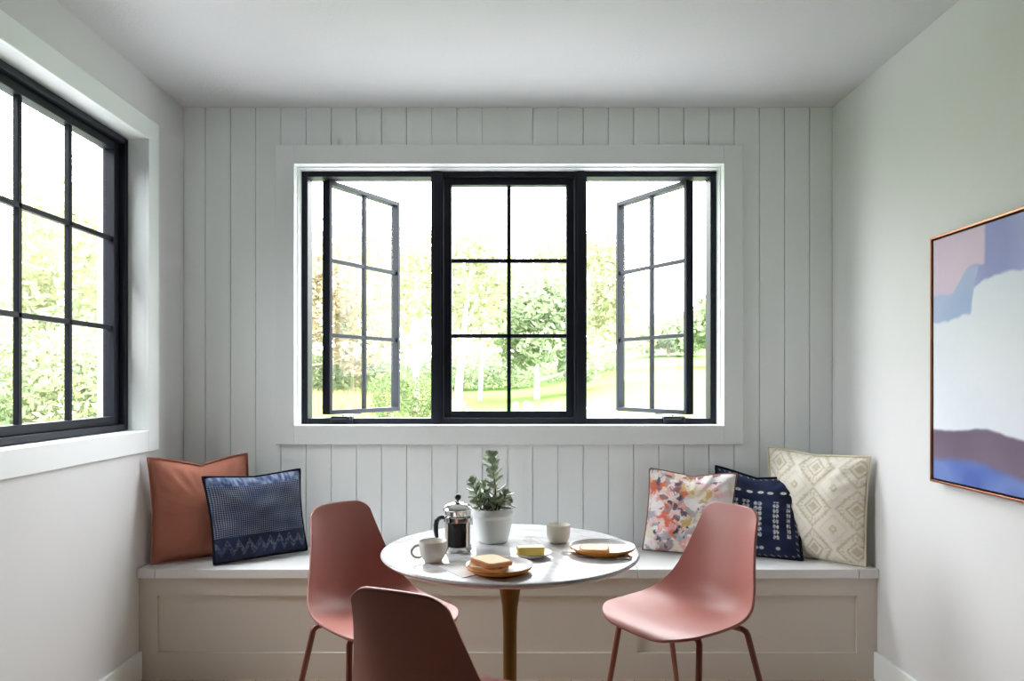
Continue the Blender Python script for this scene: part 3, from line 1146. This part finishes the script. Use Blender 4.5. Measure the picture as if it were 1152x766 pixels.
# plates
def plate(label, p, R_, group):
    root = thing('dinner_plate', label, 'plate', p, group=group)
    bm = NB()
    add_lathe(bm, [(0, 0.0), (R_ * 0.62, 0.0), (R_ * 0.66, 0.001), (R_ * 0.84, 0.006), (R_ * 0.96, 0.013), (R_ * 0.995, 0.0185), (R_, 0.0205), (R_ * 0.995, 0.0210)], 72)
    obj('outside', bm, M_ochre, root, smooth=60)['label'] = 'ochre glazed outside'
    bm = NB()
    add_lathe(bm, [(R_ * 0.995, 0.0210), (R_ * 0.975, 0.0205), (R_ * 0.945, 0.015), (R_ * 0.82, 0.0085), (R_ * 0.66, 0.0055), (0, 0.005)], 72)
    obj('inside', bm, M_rimglaze, root, smooth=60)['label'] = 'white glazed inside'
    return root


pf = at(561.5, 634.5, 0.021)
pr = at(677.5, 613.5, 0.021)
plate('ochre-sided plate holding two stacked bread slices, at the near table edge', pf, 0.089, 'ochre-sided plates')
plate('ochre-sided plate holding one bread slice, at the right table edge', pr, 0.096, 'ochre-sided plates')


def bread_outline(w, l, k=1.0):
    pts = []
    N = 44
    for i in range(N):
        a = 2 * PI * i / N
        c, s = math.cos(a), math.sin(a)
        e = 0.35
        x = w * abs(c) ** e * (1 if c > 0 else -1)
        y = l * abs(s) ** e * (1 if s > 0 else -1)
        if y > l * 0.15:
            x *= 1 + 0.10 * math.sin((y / l - 0.15) / 0.85 * PI)
        if y > l * 0.6:
            y += l * 0.10 * math.cos(x / w * PI / 2)
        pts.append((x * k, y * k))
    return pts


def slice_of_bread(label, loc, w, l, th, rz, tilt=(0, 0), group=None):
    root = thing('bread_slice', label, 'bread', loc, group=group)
    root.rotation_euler = (tilt[0], tilt[1], rz)
    bm = NB()
    add_prism(bm, bread_outline(w, l, 0.90), 0.0, th, 0.0015)
    bmesh.ops.triangulate(bm, faces=[f for f in bm.faces if len(f.verts) > 4])
    obj('crumb', bm, M_crumb, root, smooth=30)
    # crust ring
    bm = NB()
    o_, i_ = bread_outline(w, l, 1.0), bread_outline(w, l, 0.90)
    rings = [[bm.verts.new((x, y, z)) for x, y in ol] for ol, z in ((i_, 0.0002), (o_, 0.002), (o_, th - 0.002), (i_, th + 0.0004))]
    rings.append([bm.verts.new((x * 0.99, y * 0.99, th - 0.003)) for x, y in i_])
    rings.append([bm.verts.new((x * 0.99, y * 0.99, 0.001)) for x, y in i_])
    n = len(o_)
    for a, b in zip(rings, rings[1:] + rings[:1]):
        for k in range(n):
            bm.faces.new((a[k], a[(k + 1) % n], b[(k + 1) % n], b[k]))
    obj('crust', bm, M_crust, root, smooth=50)
    return root


pz = ZT + 0.0062
slice_of_bread('lower bread slice of the stack on the near plate', (pf.x - 0.028, pf.y + 0.002, pz), 0.040, 0.046, 0.0125, R(62), group='bread slices on plates')
slice_of_bread('upper bread slice of the stack on the near plate', (pf.x - 0.020, pf.y + 0.010, pz + 0.0136), 0.042, 0.046, 0.0125, R(38), (R(2), R(2)), group='bread slices on plates')
slice_of_bread('single bread slice lying on the right-hand plate', (pr.x - 0.022, pr.y - 0.006, pz), 0.040, 0.042, 0.0115, R(80), group='bread slices on plates')

# butter dish
p = at(598.5, 621.5, 0.012)
bm = NB()
add_lathe(bm, [(0, 0), (0.034, 0), (0.036, 0.002), (0.050, 0.0085), (0.0565, 0.0125), (0.056, 0.014), (0.050, 0.0105), (0.036, 0.0045), (0, 0.004)], 56)
tag(obj('butter_dish', bm, M_rimglaze, loc=p, smooth=50), 'small white round dish under the butter block', 'dish')
bm = NB()
add_box(bm, -0.0385, 0.0385, -0.015, 0.015, 0, 0.0245, 0.0025)
o = obj('butter_block', bm, M_butter, loc=(p.x - 0.004, p.y + 0.002, p.z + 0.0046), smooth=40)
o.rotation_euler = (0, 0, R(9))
tag(o, 'yellow block of butter on the small white dish', 'butter')


# napkins
def napkin(label, pts, fold):
    bm = NB()
    c = sum((Vector((a, b)) for a, b in pts), Vector((0, 0))) / len(pts)
    loc = Vector((c.x, c.y, ZT + 0.0006))
    n = 16
    A, B, C_, D_ = [Vector(q) - c for q in pts]
    for lay in range(fold):
        z0 = lay * 0.0016
        off = lay * 0.003
        g = [[None] * (n + 1) for _ in range(n + 1)]
        g2 = [[None] * (n + 1) for _ in range(n + 1)]
        for i in range(n + 1):
            for j in range(n + 1):
                q = A.lerp(B, i / n).lerp(D_.lerp(C_, i / n), j / n)
                q = q * (1 - off * 4)
                w = 0.0004 * fn(q.x * 40, q.y * 40, lay)
                g[i][j] = bm.verts.new((q.x, q.y, z0 + 0.0012 + max(w, -0.0002)))
                g2[i][j] = bm.verts.new((q.x, q.y, z0))
        for i in range(n):
            for j in range(n):
                bm.faces.new((g[i][j], g[i + 1][j], g[i + 1][j + 1], g[i][j + 1]))
                bm.faces.new((g2[i][j], g2[i][j + 1], g2[i + 1][j + 1], g2[i + 1][j]))
        for i in range(n):
            for (u, v) in (((i, 0), (i + 1, 0)), ((i, n), (i + 1, n)), ((0, i), (0, i + 1)), ((n, i), (n, i + 1))):
                bm.faces.new((g[u[0]][u[1]], g2[u[0]][u[1]], g2[v[0]][v[1]], g[v[0]][v[1]]))
    o = obj('napkin', bm, M_napkin, loc=loc, smooth=40)
    return tag(o, label, 'napkin')


def xy(px, py):
    v = at(px, py)
    return (v.x, v.y)


napkin('folded white linen napkin tucked half beneath the bread plate near the edge', [xy(493, 637), (pf.x - 0.094, pf.y - 0.062), xy(541, 645.5), xy(524, 630)], 1)
napkin('white napkin under the cutlery by the right-hand plate', [xy(668, 628.5), xy(706, 632.5), xy(712, 626.5), xy(690, 623.8)], 1)

# cutlery
kn = thing('butter_knife', 'steel table knife lying on the napkin in front of the right plate', 'knife')
a, b = at(645, 626), at(708, 630.5)
zk = ZT + 0.0032
d = (b - a)
L = d.length
kn.location = ((a.x + b.x) / 2, (a.y + b.y) / 2, zk)
kn.rotation_euler = (0, 0, math.atan2(d.y, d.x))
bm = NB()
add_tube(bm, [(0.0, 0, 0.001), (L * 0.1, 0, 0.0012), (L * 0.3, 0, 0.0014), (L * 0.5, 0, 0.0014)], [0.0035, 0.0042, 0.005, 0.0045], 10, flat=(0.35, 1) if False else None)
for v in bm.verts:
    v.co.z = 0.0012 + (v.co.z - 0.0012) * 0.5
obj('handle', bm, M_steel, kn, smooth=60)
bm = NB()
ol = [(0.0, -0.003), (-L * 0.1, -0.006), (-L * 0.4, -0.0065), (-L * 0.5, -0.001), (-L * 0.49, 0.003), (-L * 0.35, 0.0035), (0.0, 0.003)]
add_prism(bm, ol, 0.0006, 0.0018)
obj('blade', bm, M_steel, kn)

fk = thing('table_fork', 'steel fork lying behind the knife, its tines over the marble', 'fork')
a, b = at(632, 622.6), at(690, 626.0)
d = (b - a)
L = d.length
fk.location = ((a.x + b.x) / 2, (a.y + b.y) / 2, zk)
fk.rotation_euler = (0, 0, math.atan2(d.y, d.x))
bm = NB()
add_tube(bm, [(-L * 0.22, 0, 0.0022), (0, 0, 0.004), (L * 0.3, 0, 0.002), (L * 0.5, 0, 0.001)], [0.0022, 0.002, 0.0035, 0.0042], 10)
obj('handle', bm, M_steel, fk, smooth=60)
bm = NB()
add_prism(bm, [(-L * 0.32, -0.0085), (-L * 0.30, -0.009), (-L * 0.22, -0.003), (-L * 0.22, 0.003), (-L * 0.30, 0.009), (-L * 0.32, 0.0085)], 0.0008, 0.0022)
for k in range(4):
    y = -0.0075 + 0.005 * k
    add_box(bm, -L * 0.5, -L * 0.315, y - 0.0012, y + 0.0012, 0.0008, 0.0022, 0.0004)
obj('tines', bm, M_steel, fk)

# ------------------------------------------------------------------ painting on the right wall
PY1, PY0 = 1250.5 / (1058 - CX), 1.72
PZ0, PZ1 = H - (541 - CY) * PY1 / FPX, H + (CY - 268) * PY1 / FPX
art = thing('framed_painting', 'abstract painting in lilac, white and plum in a slim copper frame', 'painting', (XW, (PY0 + PY1) / 2, PZ0))
ym = (PY0 + PY1) / 2
hw, hh = (PY1 - PY0) / 2, PZ1 - PZ0
bm = NB()
fr, dp = 0.007, 0.038
add_box(bm, -dp, -0.001, -hw, -hw + fr, 0, hh, 0.001)
add_box(bm, -dp, -0.001, hw - fr, hw, 0, hh, 0.001)
add_box(bm, -dp, -0.001, -hw + fr, hw - fr, 0, fr, 0.001)
add_box(bm, -dp, -0.001, -hw + fr, hw - fr, hh - fr, hh, 0.001)
obj('frame', bm, M_copper, art)
bm = NB()
add_box(bm, -0.012, -0.002, -hw + fr, hw - fr, fr, hh - fr)
obj('backing', bm, M_dark, art)
NY, NZ = 150, 190
gp = 0.013


def blend(c, d, f):
    return mix(c, d, clamp(f))


def paint_art(u, v):
    """u from the window end (0) to the near end (1), v from bottom (0) to top (1)"""
    w = 0.008 * fn(u * 20, v * 20, 3)
    e = 0.007
    c = mix((214, 222, 232), (224, 228, 234), clamp(0.5 + fn(u * 3, v * 3, 1)))
    # lilac field over the top, lower edge wandering to the right
    edge = 0.755 + 0.05 * ss(0.10, 0.6, u) + w + 0.03 * fn(u * 4, 2.1, 0)
    lil = mix((146, 152, 200), (166, 170, 212), clamp(0.5 + 1.2 * fn(u * 4, v * 3, 5)))
    c = blend(c, lil, ss(edge - e, edge + e, v))
    # pale blue tongue beneath
    bt = 0.655 + 0.015 * fn(u * 8, 0, 4) + 0.26 * max(0, u - 0.17) ** 1.2 + w
    right = 0.245 + 0.25 * (v - 0.66) + w
    pb = mix((156, 176, 210), (176, 188, 216), clamp(0.5 + fn(u * 5, v * 5, 7)))
    c = blend(c, pb, ss(bt - e, bt + e, v) * ss(right + e, right - e, u) * ss(0.86, 0.84, v))
    # pink block in the upper window-side corner
    pr_ = 0.335 + 0.02 * fn(0, v * 8, 8) - 0.14 * ss(0.86, 0.79, v) + w
    pbm = 0.765 + 0.09 * ss(0.12, 0.24, u) + w
    pk = mix((200, 184, 208), (210, 192, 210), clamp(0.5 + fn(u * 3, v * 5, 9)))
    c = blend(c, pk, ss(pbm - e, pbm + e, v) * ss(pr_ + e, pr_ - e, u))
    # plum hill
    top = 0.205 + 0.022 * math.exp(-((u - 0.32) / 0.12) ** 2) - 0.05 * ss(0.42, 1.0, u) + w * 0.5
    pm = mix((96, 82, 102), (112, 96, 116), clamp(0.5 + fn(u * 4, v * 6, 11)))
    c = blend(c, pm, ss(top + e, top - e, v))
    bl_ = 0.078 + 0.018 * math.sin(u * 7) - 0.03 * ss(0.3, 0.9, u) + w
    bu = mix((70, 96, 172), (104, 128, 190), clamp(0.5 + 1.3 * fn(u * 6, v * 9, 13)))
    c = blend(c, bu, ss(bl_ + e * 2.5, bl_ - e * 2.5, v))
    return c


bm = NB()
xf = -dp + 0.006
gr = [[bm.verts.new((xf, hw - gp - (2 * hw - 2 * gp) * i / NY, gp + (hh - 2 * gp) * j / NZ)) for j in range(NZ + 1)] for i in range(NY + 1)]
for i in range(NY):
    for j in range(NZ):
        bm.faces.new((gr[i][j], gr[i + 1][j], gr[i + 1][j + 1], gr[i][j + 1]))
cols = [c for i in range(NY + 1) for j in range(NZ + 1) for c in lin(paint_art(i / NY, j / NZ))]
n_front = (NY + 1) * (NZ + 1)
y_a, y_b = -hw + gp, hw - gp
z_a, z_b = gp, hh - gp
side = add_box(bm, xf + 0.0005, -0.012, y_a, y_b, z_a, z_b)
o = obj('canvas', bm, M_canvas, art)
att = o.data.color_attributes.new('paint', 'FLOAT_COLOR', 'POINT')
cols += list(lin((205, 205, 210))) * (len(o.data.vertices) - n_front)
att.data.foreach_set('color', cols)


# ------------------------------------------------------------------ garden
def gz(x, y):
    k = 0.034
    if y > 4:
        k += 0.041 * ss(0.02, 0.20, x / y) + 0.006 * ss(-0.1, -0.35, x / y)
    z = -0.45 + max(0.0, y - 6) * k
    if y > 90:
        z = -0.45 + 84 * k + (y - 90) * k * 0.4
    return z + 0.15 * fn(x * 0.08, y * 0.08, 2) * min(1, max(0, (y - 8) / 10))


bm = NB()
NX_, NY_ = 90, 90
X0, X1, Y0_, Y1_ = -130.0, 130.0, -20.0, 200.0
vs = [[bm.verts.new((X0 + (X1 - X0) * i / NX_, Y0_ + (Y1_ - Y0_) * j / NY_, gz(X0 + (X1 - X0) * i / NX_, Y0_ + (Y1_ - Y0_) * j / NY_))) for j in range(NY_ + 1)] for i in range(NX_ + 1)]
for i in range(NX_):
    for j in range(NY_):
        bm.faces.new((vs[i][j], vs[i + 1][j], vs[i + 1][j + 1], vs[i][j + 1]))
tag(obj('lawn', bm, M_lawn, smooth=180), 'bright mown lawn rising beyond the windows', 'lawn', kind='structure')


bm = NB()  # unseen paving, added to bounce neutral light up to the ceiling
add_box(bm, -6.0, 6.0, YB + TH, 8.5, -0.6, -0.25, 0.01)
add_box(bm, -6.0, -XW - TH, -3.0, YB + TH, -0.6, -0.25, 0.01)
tag(obj('added_terrace', bm, M_bounce_paving), 'unseen pale paving added outside the windows to bounce neutral light indoors', 'added_terrace', kind='structure')


def leaf_cloud(blobs, count, size, seed):
    rnd = random.Random(seed)
    verts, faces = [], []
    tot = sum(b[3] * b[4] * b[5] for b in blobs)
    for (x, y, z, rx, ry, rz) in blobs:
        n = max(8, int(count * rx * ry * rz / tot))
        for _ in range(n):
            while True:
                v = Vector((rnd.uniform(-1, 1), rnd.uniform(-1, 1), rnd.uniform(-1, 1)))
                if 0.05 < v.length < 1:
                    break
            v = v.normalized() * (v.length ** 0.55)
            c = Vector((x + v.x * rx, y + v.y * ry, z + v.z * rz))
            d = Vector((rnd.gauss(0, 1), rnd.gauss(0, 1), rnd.gauss(0, 0.7))).normalized()
            e = d.cross(Vector((rnd.gauss(0, 1), rnd.gauss(0, 1), rnd.gauss(0, 1)))).normalized()
            nrm = d.cross(e)
            s = size * rnd.uniform(0.6, 1.3)
            k = len(verts)
            verts += [c - d * s, c + e * s * 0.42 + nrm * s * 0.1, c + d * s, c - e * s * 0.42 + nrm * s * 0.1]
            faces.append((k, k + 1, k + 2, k + 3))
    return verts, faces


def cloud_obj(name, blobs, count, size, seed, m, parent):
    v, f = leaf_cloud(blobs, count, size, seed)
    me = bpy.data.meshes.new(name)
    me.from_pydata([tuple(q) for q in v], [], f)
    me.materials.append(m)
    o = bpy.data.objects.new(name, me)
    COL.objects.link(o)
    o.parent = parent
    return o


def tree(label, px, D, h, w, m, trunk_m, trunk_r=0.12, lean=0.0, crown_lo=0.3, count=2600, size=0.16, seed=0, fork=False, name='garden_tree', cat='tree', group='trees and shrubs of the garden', xpos=None):
    rnd = random.Random(seed)
    x = (px - CX) * D / FPX if xpos is None else xpos
    root = thing(name, label, cat, (x, D, gz(x, D) - 0.03), group=group)
    bm = NB()
    tips = []
    top = Vector((lean * h, 0, h * 0.92))
    pts = []
    for k in range(9):
        f = k / 8
        pts.append(Vector((lean * h * f ** 1.2 + 0.02 * h * fn(seed, f * 4, 1) * f, 0.02 * h * fn(seed, f * 4, 5) * f, h * 0.92 * f)))
    add_tube(bm, pts, [trunk_r * (1 - 0.8 * k / 8) for k in range(9)], 8)
    nb = 9
    for k in range(nb):
        f = crown_lo * 0.8 + (0.85 - crown_lo * 0.8) * k / nb
        i = min(7, int(f * 8))
        b = pts[i].lerp(pts[i + 1], f * 8 - i)
        a = k * 2.4 + rnd.uniform(-0.5, 0.5)
        rr = w * 0.42 * (1 - 0.5 * f) * rnd.uniform(0.8, 1.15)
        e = b + Vector((math.cos(a) * rr, math.sin(a) * rr, h * rnd.uniform(0.08, 0.2)))
        mid = b.lerp(e, 0.5) + Vector((0, 0, -0.02 * h))
        tr = trunk_r * (1 - 0.8 * f)
        add_tube(bm, [b, mid, e], [tr * 0.55, tr * 0.4, tr * 0.15], 6)
        tips.append(e)
    if fork:
        for sx in (-1, 1):
            b = pts[2]
            add_tube(bm, [b, b + Vector((sx * 0.07 * h, 0, 0.16 * h)), b + Vector((sx * 0.11 * h, 0.0, 0.36 * h)), b + Vector((sx * 0.17 * h, 0.05, 0.55 * h))], [trunk_r * 0.7, trunk_r * 0.6, trunk_r * 0.45, trunk_r * 0.15], 7)
    obj('trunk', bm, trunk_m, root, smooth=60)
    blobs = []
    for e in tips + [pts[-1]]:
        s = w * rnd.uniform(0.17, 0.26)
        blobs.append((e.x, e.y, max(e.z, s), s, s, s * 0.85))
    cz = h * (crown_lo + 1) / 2
    blobs.append((lean * h * 0.6, 0, cz, w * 0.36, w * 0.36, h * (1 - crown_lo) * 0.42))
    if D > 23:
        count, size = int(count * 1.7), size * 1.25
    cloud_obj('crown', blobs, count, size, seed, m, root)
    return root


def shrub(label, px, D, h, w, m, count=900, size=0.07, seed=0, name='garden_shrub', flowers=False, xpos=None):
    rnd = random.Random(seed)
    x = (px - CX) * D / FPX if xpos is None else xpos
    root = thing(name, label, 'shrub', (x, D, gz(x, D) - 0.02), group='trees and shrubs of the garden')
    bm = NB()
    for k in range(7):
        a = k * 0.9
        add_tube(bm, [(0.03 * math.cos(a), 0.03 * math.sin(a), 0), (w * 0.14 * math.cos(a), w * 0.14 * math.sin(a), h * 0.4), (w * 0.3 * math.cos(a), w * 0.3 * math.sin(a), h * 0.8)], [0.018, 0.012, 0.005], 6)
    obj('stems', bm, M_bark, root, smooth=60)
    blobs = [(0, 0, h * 0.5, w * 0.42, w * 0.42, h * 0.48)]
    for k in range(7):
        a = k * 0.9 + rnd.uniform(-0.3, 0.3)
        s = w * rnd.uniform(0.16, 0.24)
        blobs.append((math.cos(a) * w * 0.32, math.sin(a) * w * 0.32, h * rnd.uniform(0.35, 0.85), s, s, s * 0.9))
    cloud_obj('foliage', blobs, count, size, seed, m, root)
    if flowers:
        bm = NB()
        for k in range(26):
            a, e = rnd.uniform(0, 2 * PI), rnd.uniform(0.1, 1.3)
            c = Vector((math.cos(a) * math.cos(e) * w * 0.5, math.sin(a) * math.cos(e) * w * 0.5, h * 0.5 + math.sin(e) * h * 0.52))
            r_ = rnd.uniform(0.035, 0.06)
            bmesh.ops.create_icosphere(bm, subdivisions=1, radius=r_, matrix=Matrix.Translation(c) @ Matrix.Diagonal((1, 1, 0.75, 1)))
        obj('blossoms', bm, M_petal, root, smooth=40)
    return root


# beyond the triple window
def ytop(D, py):
    return H + (CY - py) * D / FPX


def tall(px, D, py):
    x = (px - CX) * D / FPX
    return ytop(D, py) - gz(x, D)


tree('pale yellow-green tree filling the upper part of the left open casement', 395, 34, tall(395, 34, 250), 6.5, M_fa, M_bark, 0.16, crown_lo=0.25, count=2200, size=0.17, seed=1)
tree('russet-tinted tree at the extreme left edge of the triple window', 345, 30, tall(345, 30, 268), 5.0, M_fc, M_bark, 0.14, crown_lo=0.3, count=1500, size=0.16, seed=2)
tree('forked white birch left of the first black mullion', 468, 25, tall(468, 25, 262), 3.6, M_fa, M_birch, 0.13, crown_lo=0.5, count=900, size=0.12, seed=3, fork=True)
tree('slender birch leaning right behind the middle sash', 514, 24, tall(520, 24, 255), 3.0, M_fa, M_birch, 0.14, lean=0.09, crown_lo=0.5, count=800, size=0.12, seed=4)
tree('thinner birch standing right of the leaning birch', 540, 32, tall(545, 32, 285), 4.0, M_fa, M_birch, 0.10, lean=0.06, crown_lo=0.4, count=1000, size=0.14, seed=5)
tree('broad green tree with a pale trunk right of the centre muntin', 604, 30, tall(604, 30, 312), 4.6, M_fb, M_birch, 0.12, crown_lo=0.24, count=2400, size=0.15, seed=6)
tree('tall hazy tree behind the broad green tree', 632, 50, tall(632, 50, 258), 8.5, M_fa, M_bark, 0.22, crown_lo=0.25, count=1700, size=0.22, seed=7)
tree('light tree just right of the second black mullion', 672, 38, tall(672, 38, 262), 5.0, M_fa, M_bark, 0.16, crown_lo=0.3, count=1500, size=0.17, seed=8)
tree('small round tree on the slope in the right open casement', 752, 52, tall(752, 52, 366), 5.6, M_fb, M_bark, 0.16, crown_lo=0.3, count=1600, size=0.2, seed=9)
tree('green tree at the extreme right edge of the triple window', 803, 38, tall(803, 38, 338), 4.0, M_fb, M_bark, 0.14, crown_lo=0.25, count=1600, size=0.16, seed=10)
tree('far pale tree near the house on the slope', 700, 80, tall(700, 80, 352), 9.0, M_fa, M_bark, 0.2, crown_lo=0.2, count=1200, size=0.28, seed=11)
tree('tall thin tree behind the forked birch', 440, 44, tall(440, 44, 262), 6.5, M_fa, M_bark, 0.18, crown_lo=0.3, count=1300, size=0.2, seed=12)
tree('hazy tree between the two birches far back', 560, 60, tall(560, 60, 292), 10.0, M_fa, M_bark, 0.22, crown_lo=0.2, count=1600, size=0.26, seed=13)
shrub('round green shrub beside the open sash on the left', 440, 17, tall(440, 17, 412), 1.15, M_fd, 1400, 0.06, 21)
shrub('second green shrub below the forked birch', 470, 18.5, tall(470, 18.5, 418), 1.2, M_fd, 1400, 0.06, 22)
for k, (px_, D_, pt, w_, mm) in enumerate(((352, 33, 398, 3.4, M_fb), (376, 35, 388, 3.6, M_fc), (402, 36, 392, 3.8, M_fb), (428, 38, 396, 4.0, M_fb), (492, 40, 404, 4.2, M_fb), (522, 40, 396, 4.4, M_fb), (552, 42, 390, 4.6, M_fb), (582, 42, 398, 4.4, M_fb), (624, 46, 404, 5.0, M_fb), (668, 44, 396, 4.6, M_fb))):
    shrub(['bushy green thicket at the left edge of the meadow', 'russet thicket above the dry meadow grass', 'green thicket right behind the left sash', 'green thicket left of the forked birch', 'thicket between forked birch and leaning birch',
           'thicket at the foot of the leaning birch', 'thicket left of the centre muntin', 'thicket at the foot of the broad green tree', 'thicket right of the broad green tree', 'thicket beneath the light tree by the second mullion'][k],
          px_, D_, tall(px_, D_, pt), w_, mm, 1100, 0.15, 40 + k, name='thicket')
for k, (px_, D_, pt) in enumerate(((513, 11, 452), (588, 11, 452), (622, 11.5, 453), (676, 11, 450))):
    shrub(['white-flowering shrub under the leaning birch', 'white-flowering shrub just right of the centre muntin', 'white-flowering shrub beside the right end of the middle sash', 'white-flowering shrub right of the second mullion'][k],
          px_, D_, tall(px_, D_, pt), 0.6, M_fb, 420, 0.035, 60 + k, name='flowering_shrub', flowers=True)

# dry meadow grass bank at left
rnd = random.Random(77)
bm = NB()
for _ in range(5200):
    D_ = 28 + rnd.gauss(0, 2.2)
    px_ = rnd.uniform(325, 512)
    x = (px_ - CX) * D_ / FPX
    z = gz(x, D_)
    hgt = rnd.uniform(0.15, 0.6)
    a = rnd.uniform(0, PI)
    w = 0.035
    dx, dy = math.cos(a) * w, math.sin(a) * w
    lx = rnd.uniform(-0.15, 0.15)
    v = [bm.verts.new((x - dx, D_ - dy, z)), bm.verts.new((x + dx, D_ + dy, z)), bm.verts.new((x + lx, D_ + rnd.uniform(-0.1, 0.1), z + hgt))]
    bm.faces.new(v)
tag(obj('meadow_grass', bm, M_straw, recalc=False), 'dry straw-coloured meadow grass along the far lawn edge', 'grass', kind='stuff')

# beyond the side window: a dense belt of trees
belt = [(-9.2, 15.0, 200, 4.6, M_fa, 'pale tree with white trunk in the far column of the side window', True),
        (-11.6, 17.5, 240, 5.0, M_fa, 'yellow-green tree in the middle column of the side window', False),
        (-14.0, 20.0, 255, 5.5, M_fb, 'green tree at the near column of the side window', False),
        (-11.4, 20.5, 196, 5.4, M_fc, 'russet tree behind the white trunk in the side window', False),
        (-13.0, 15.0, 262, 5.0, M_fa, 'leafy tree cut by the frame at the side window', False),
        (-16.0, 26.0, 246, 6.5, M_fa, 'far hazy tree in the side window belt', False)]
for k, (x, y, pt, w_, mm, lab, birch) in enumerate(belt):
    h_ = ytop(y, pt) - gz(x, y)
    tree(lab, 0, y, h_, w_, mm, M_birch if birch else M_bark, 0.13 if birch else 0.14, crown_lo=0.2, count=3000, size=0.13, seed=80 + k, xpos=x)
belt2 = [(-6.9, 12.2, 352), (-7.9, 12.6, 368), (-9.0, 12.8, 340), (-8.2, 14.0, 330), (-10.2, 13.4, 362), (-12.0, 13.8, 350)]
for k, (x, y, pt) in enumerate(belt2):
    shrub(['light green bush nearest the far jamb of the side window', 'low bush under the white trunk in the side window', 'tall bush in the middle column of the side window', 'bush behind the low bush of the side window', 'bush left of the tall bush in the side window',
           'leafy bush at the picture edge in the side window'][k], 0, y, ytop(y, pt) - gz(x, y), 2.6, M_fa if k % 2 == 0 else M_fb, 2600, 0.075, 100 + k, name='garden_bush', xpos=x)

# the far house on the slope
hx, hy = (704 - CX) * 100 / FPX, 100.0
house = thing('far_house', 'small white gabled house far up the slope', 'house', (hx, hy, gz(hx, hy) - 0.2), rz=R(8))
bm = NB()
add_box(bm, -2.6, 2.6, -1.8, 1.8, 0, 2.3)
obj('wall', bm, M_siding, house)
bm = NB()
a = [bm.verts.new(q) for q in ((-2.9, -2.1, 2.25), (2.9, -2.1, 2.25), (2.9, 2.1, 2.25), (-2.9, 2.1, 2.25), (-2.9, 0, 3.7), (2.9, 0, 3.7))]
for f in ((0, 1, 5, 4), (2, 3, 4, 5), (0, 4, 3), (1, 2, 5), (3, 2, 1, 0)):
    bm.faces.new([a[i] for i in f])
obj('roof', bm, M_roofing, house)
for x in (-1.5, 0.0, 1.5):
    bm = NB()
    add_box(bm, x - 0.4, x + 0.4, -1.84, -1.78, 0.9, 1.9, 0.02)
    obj('window', bm, M_housewin, house)

# ------------------------------------------------------------------ light
wd = bpy.data.worlds.new('sky')
scene.world = wd
wd.use_nodes = True
nt = wd.node_tree
bg = nt.nodes['Background']
tc = nt.nodes.new('ShaderNodeTexCoord')
sp = nt.nodes.new('ShaderNodeSeparateXYZ')
nt.links.new(tc.outputs['Generated'], sp.inputs['Vector'])
cr = nt.nodes.new('ShaderNodeValToRGB')
# overcast sky: the zenith about three times as bright as the horizon
cr.color_ramp.elements[0].position = 0.0
cr.color_ramp.elements[0].color = (0.36, 0.366, 0.372, 1)
cr.color_ramp.elements[1].position = 1.0
cr.color_ramp.elements[1].color = (0.93, 0.97, 1.0, 1)
nt.links.new(sp.outputs['Z'], cr.inputs['Fac'])
nt.links.new(cr.outputs['Color'], bg.inputs['Color'])
bg.inputs['Strength'].default_value = 17.0

sun_d = bpy.data.lights.new('sun', 'SUN')
sun_d.energy = 2.2
sun_d.angle = R(12)
sun_d.color = (1.0, 0.96, 0.86)
sun = bpy.data.objects.new('sun', sun_d)
COL.objects.link(sun)
sun.rotation_euler = (R(42), 0, R(-20))    # high, from behind the house


def portal(name, loc, rot, sx, sy):
    d = bpy.data.lights.new(name, 'AREA')
    d.shape = 'RECTANGLE'
    d.size, d.size_y = sx, sy
    d.cycles.is_portal = True
    o = bpy.data.objects.new(name, d)
    COL.objects.link(o)
    o.location = loc
    o.rotation_euler = rot


portal('sky_portal', ((BX0 + BX1) / 2, YB + 0.21, (WZ0 + WZ1) / 2), (R(-90), 0, 0), BX1 - BX0, WZ1 - WZ0)
portal('sky_portal', (-XW - 0.21, (SY0 + SY1) / 2, (WZ0 + WZ1) / 2), (R(-90), 0, R(90)), SY1 - SY0, WZ1 - WZ0)

# ------------------------------------------------------------------ view
scene.view_settings.view_transform = 'Standard'
scene.view_settings.look = 'None'
scene.view_settings.exposure = 0.66
scene.view_settings.gamma = 1.0
scene.view_settings.use_curve_mapping = False
cy = scene.cycles
cy.use_denoising = True
cy.max_bounces = 14
cy.diffuse_bounces = 10
cy.glossy_bounces = 6
cy.transparent_max_bounces = 16
cy.caustics_reflective = False
cy.caustics_refractive = False
cy.sample_clamp_indirect = 10
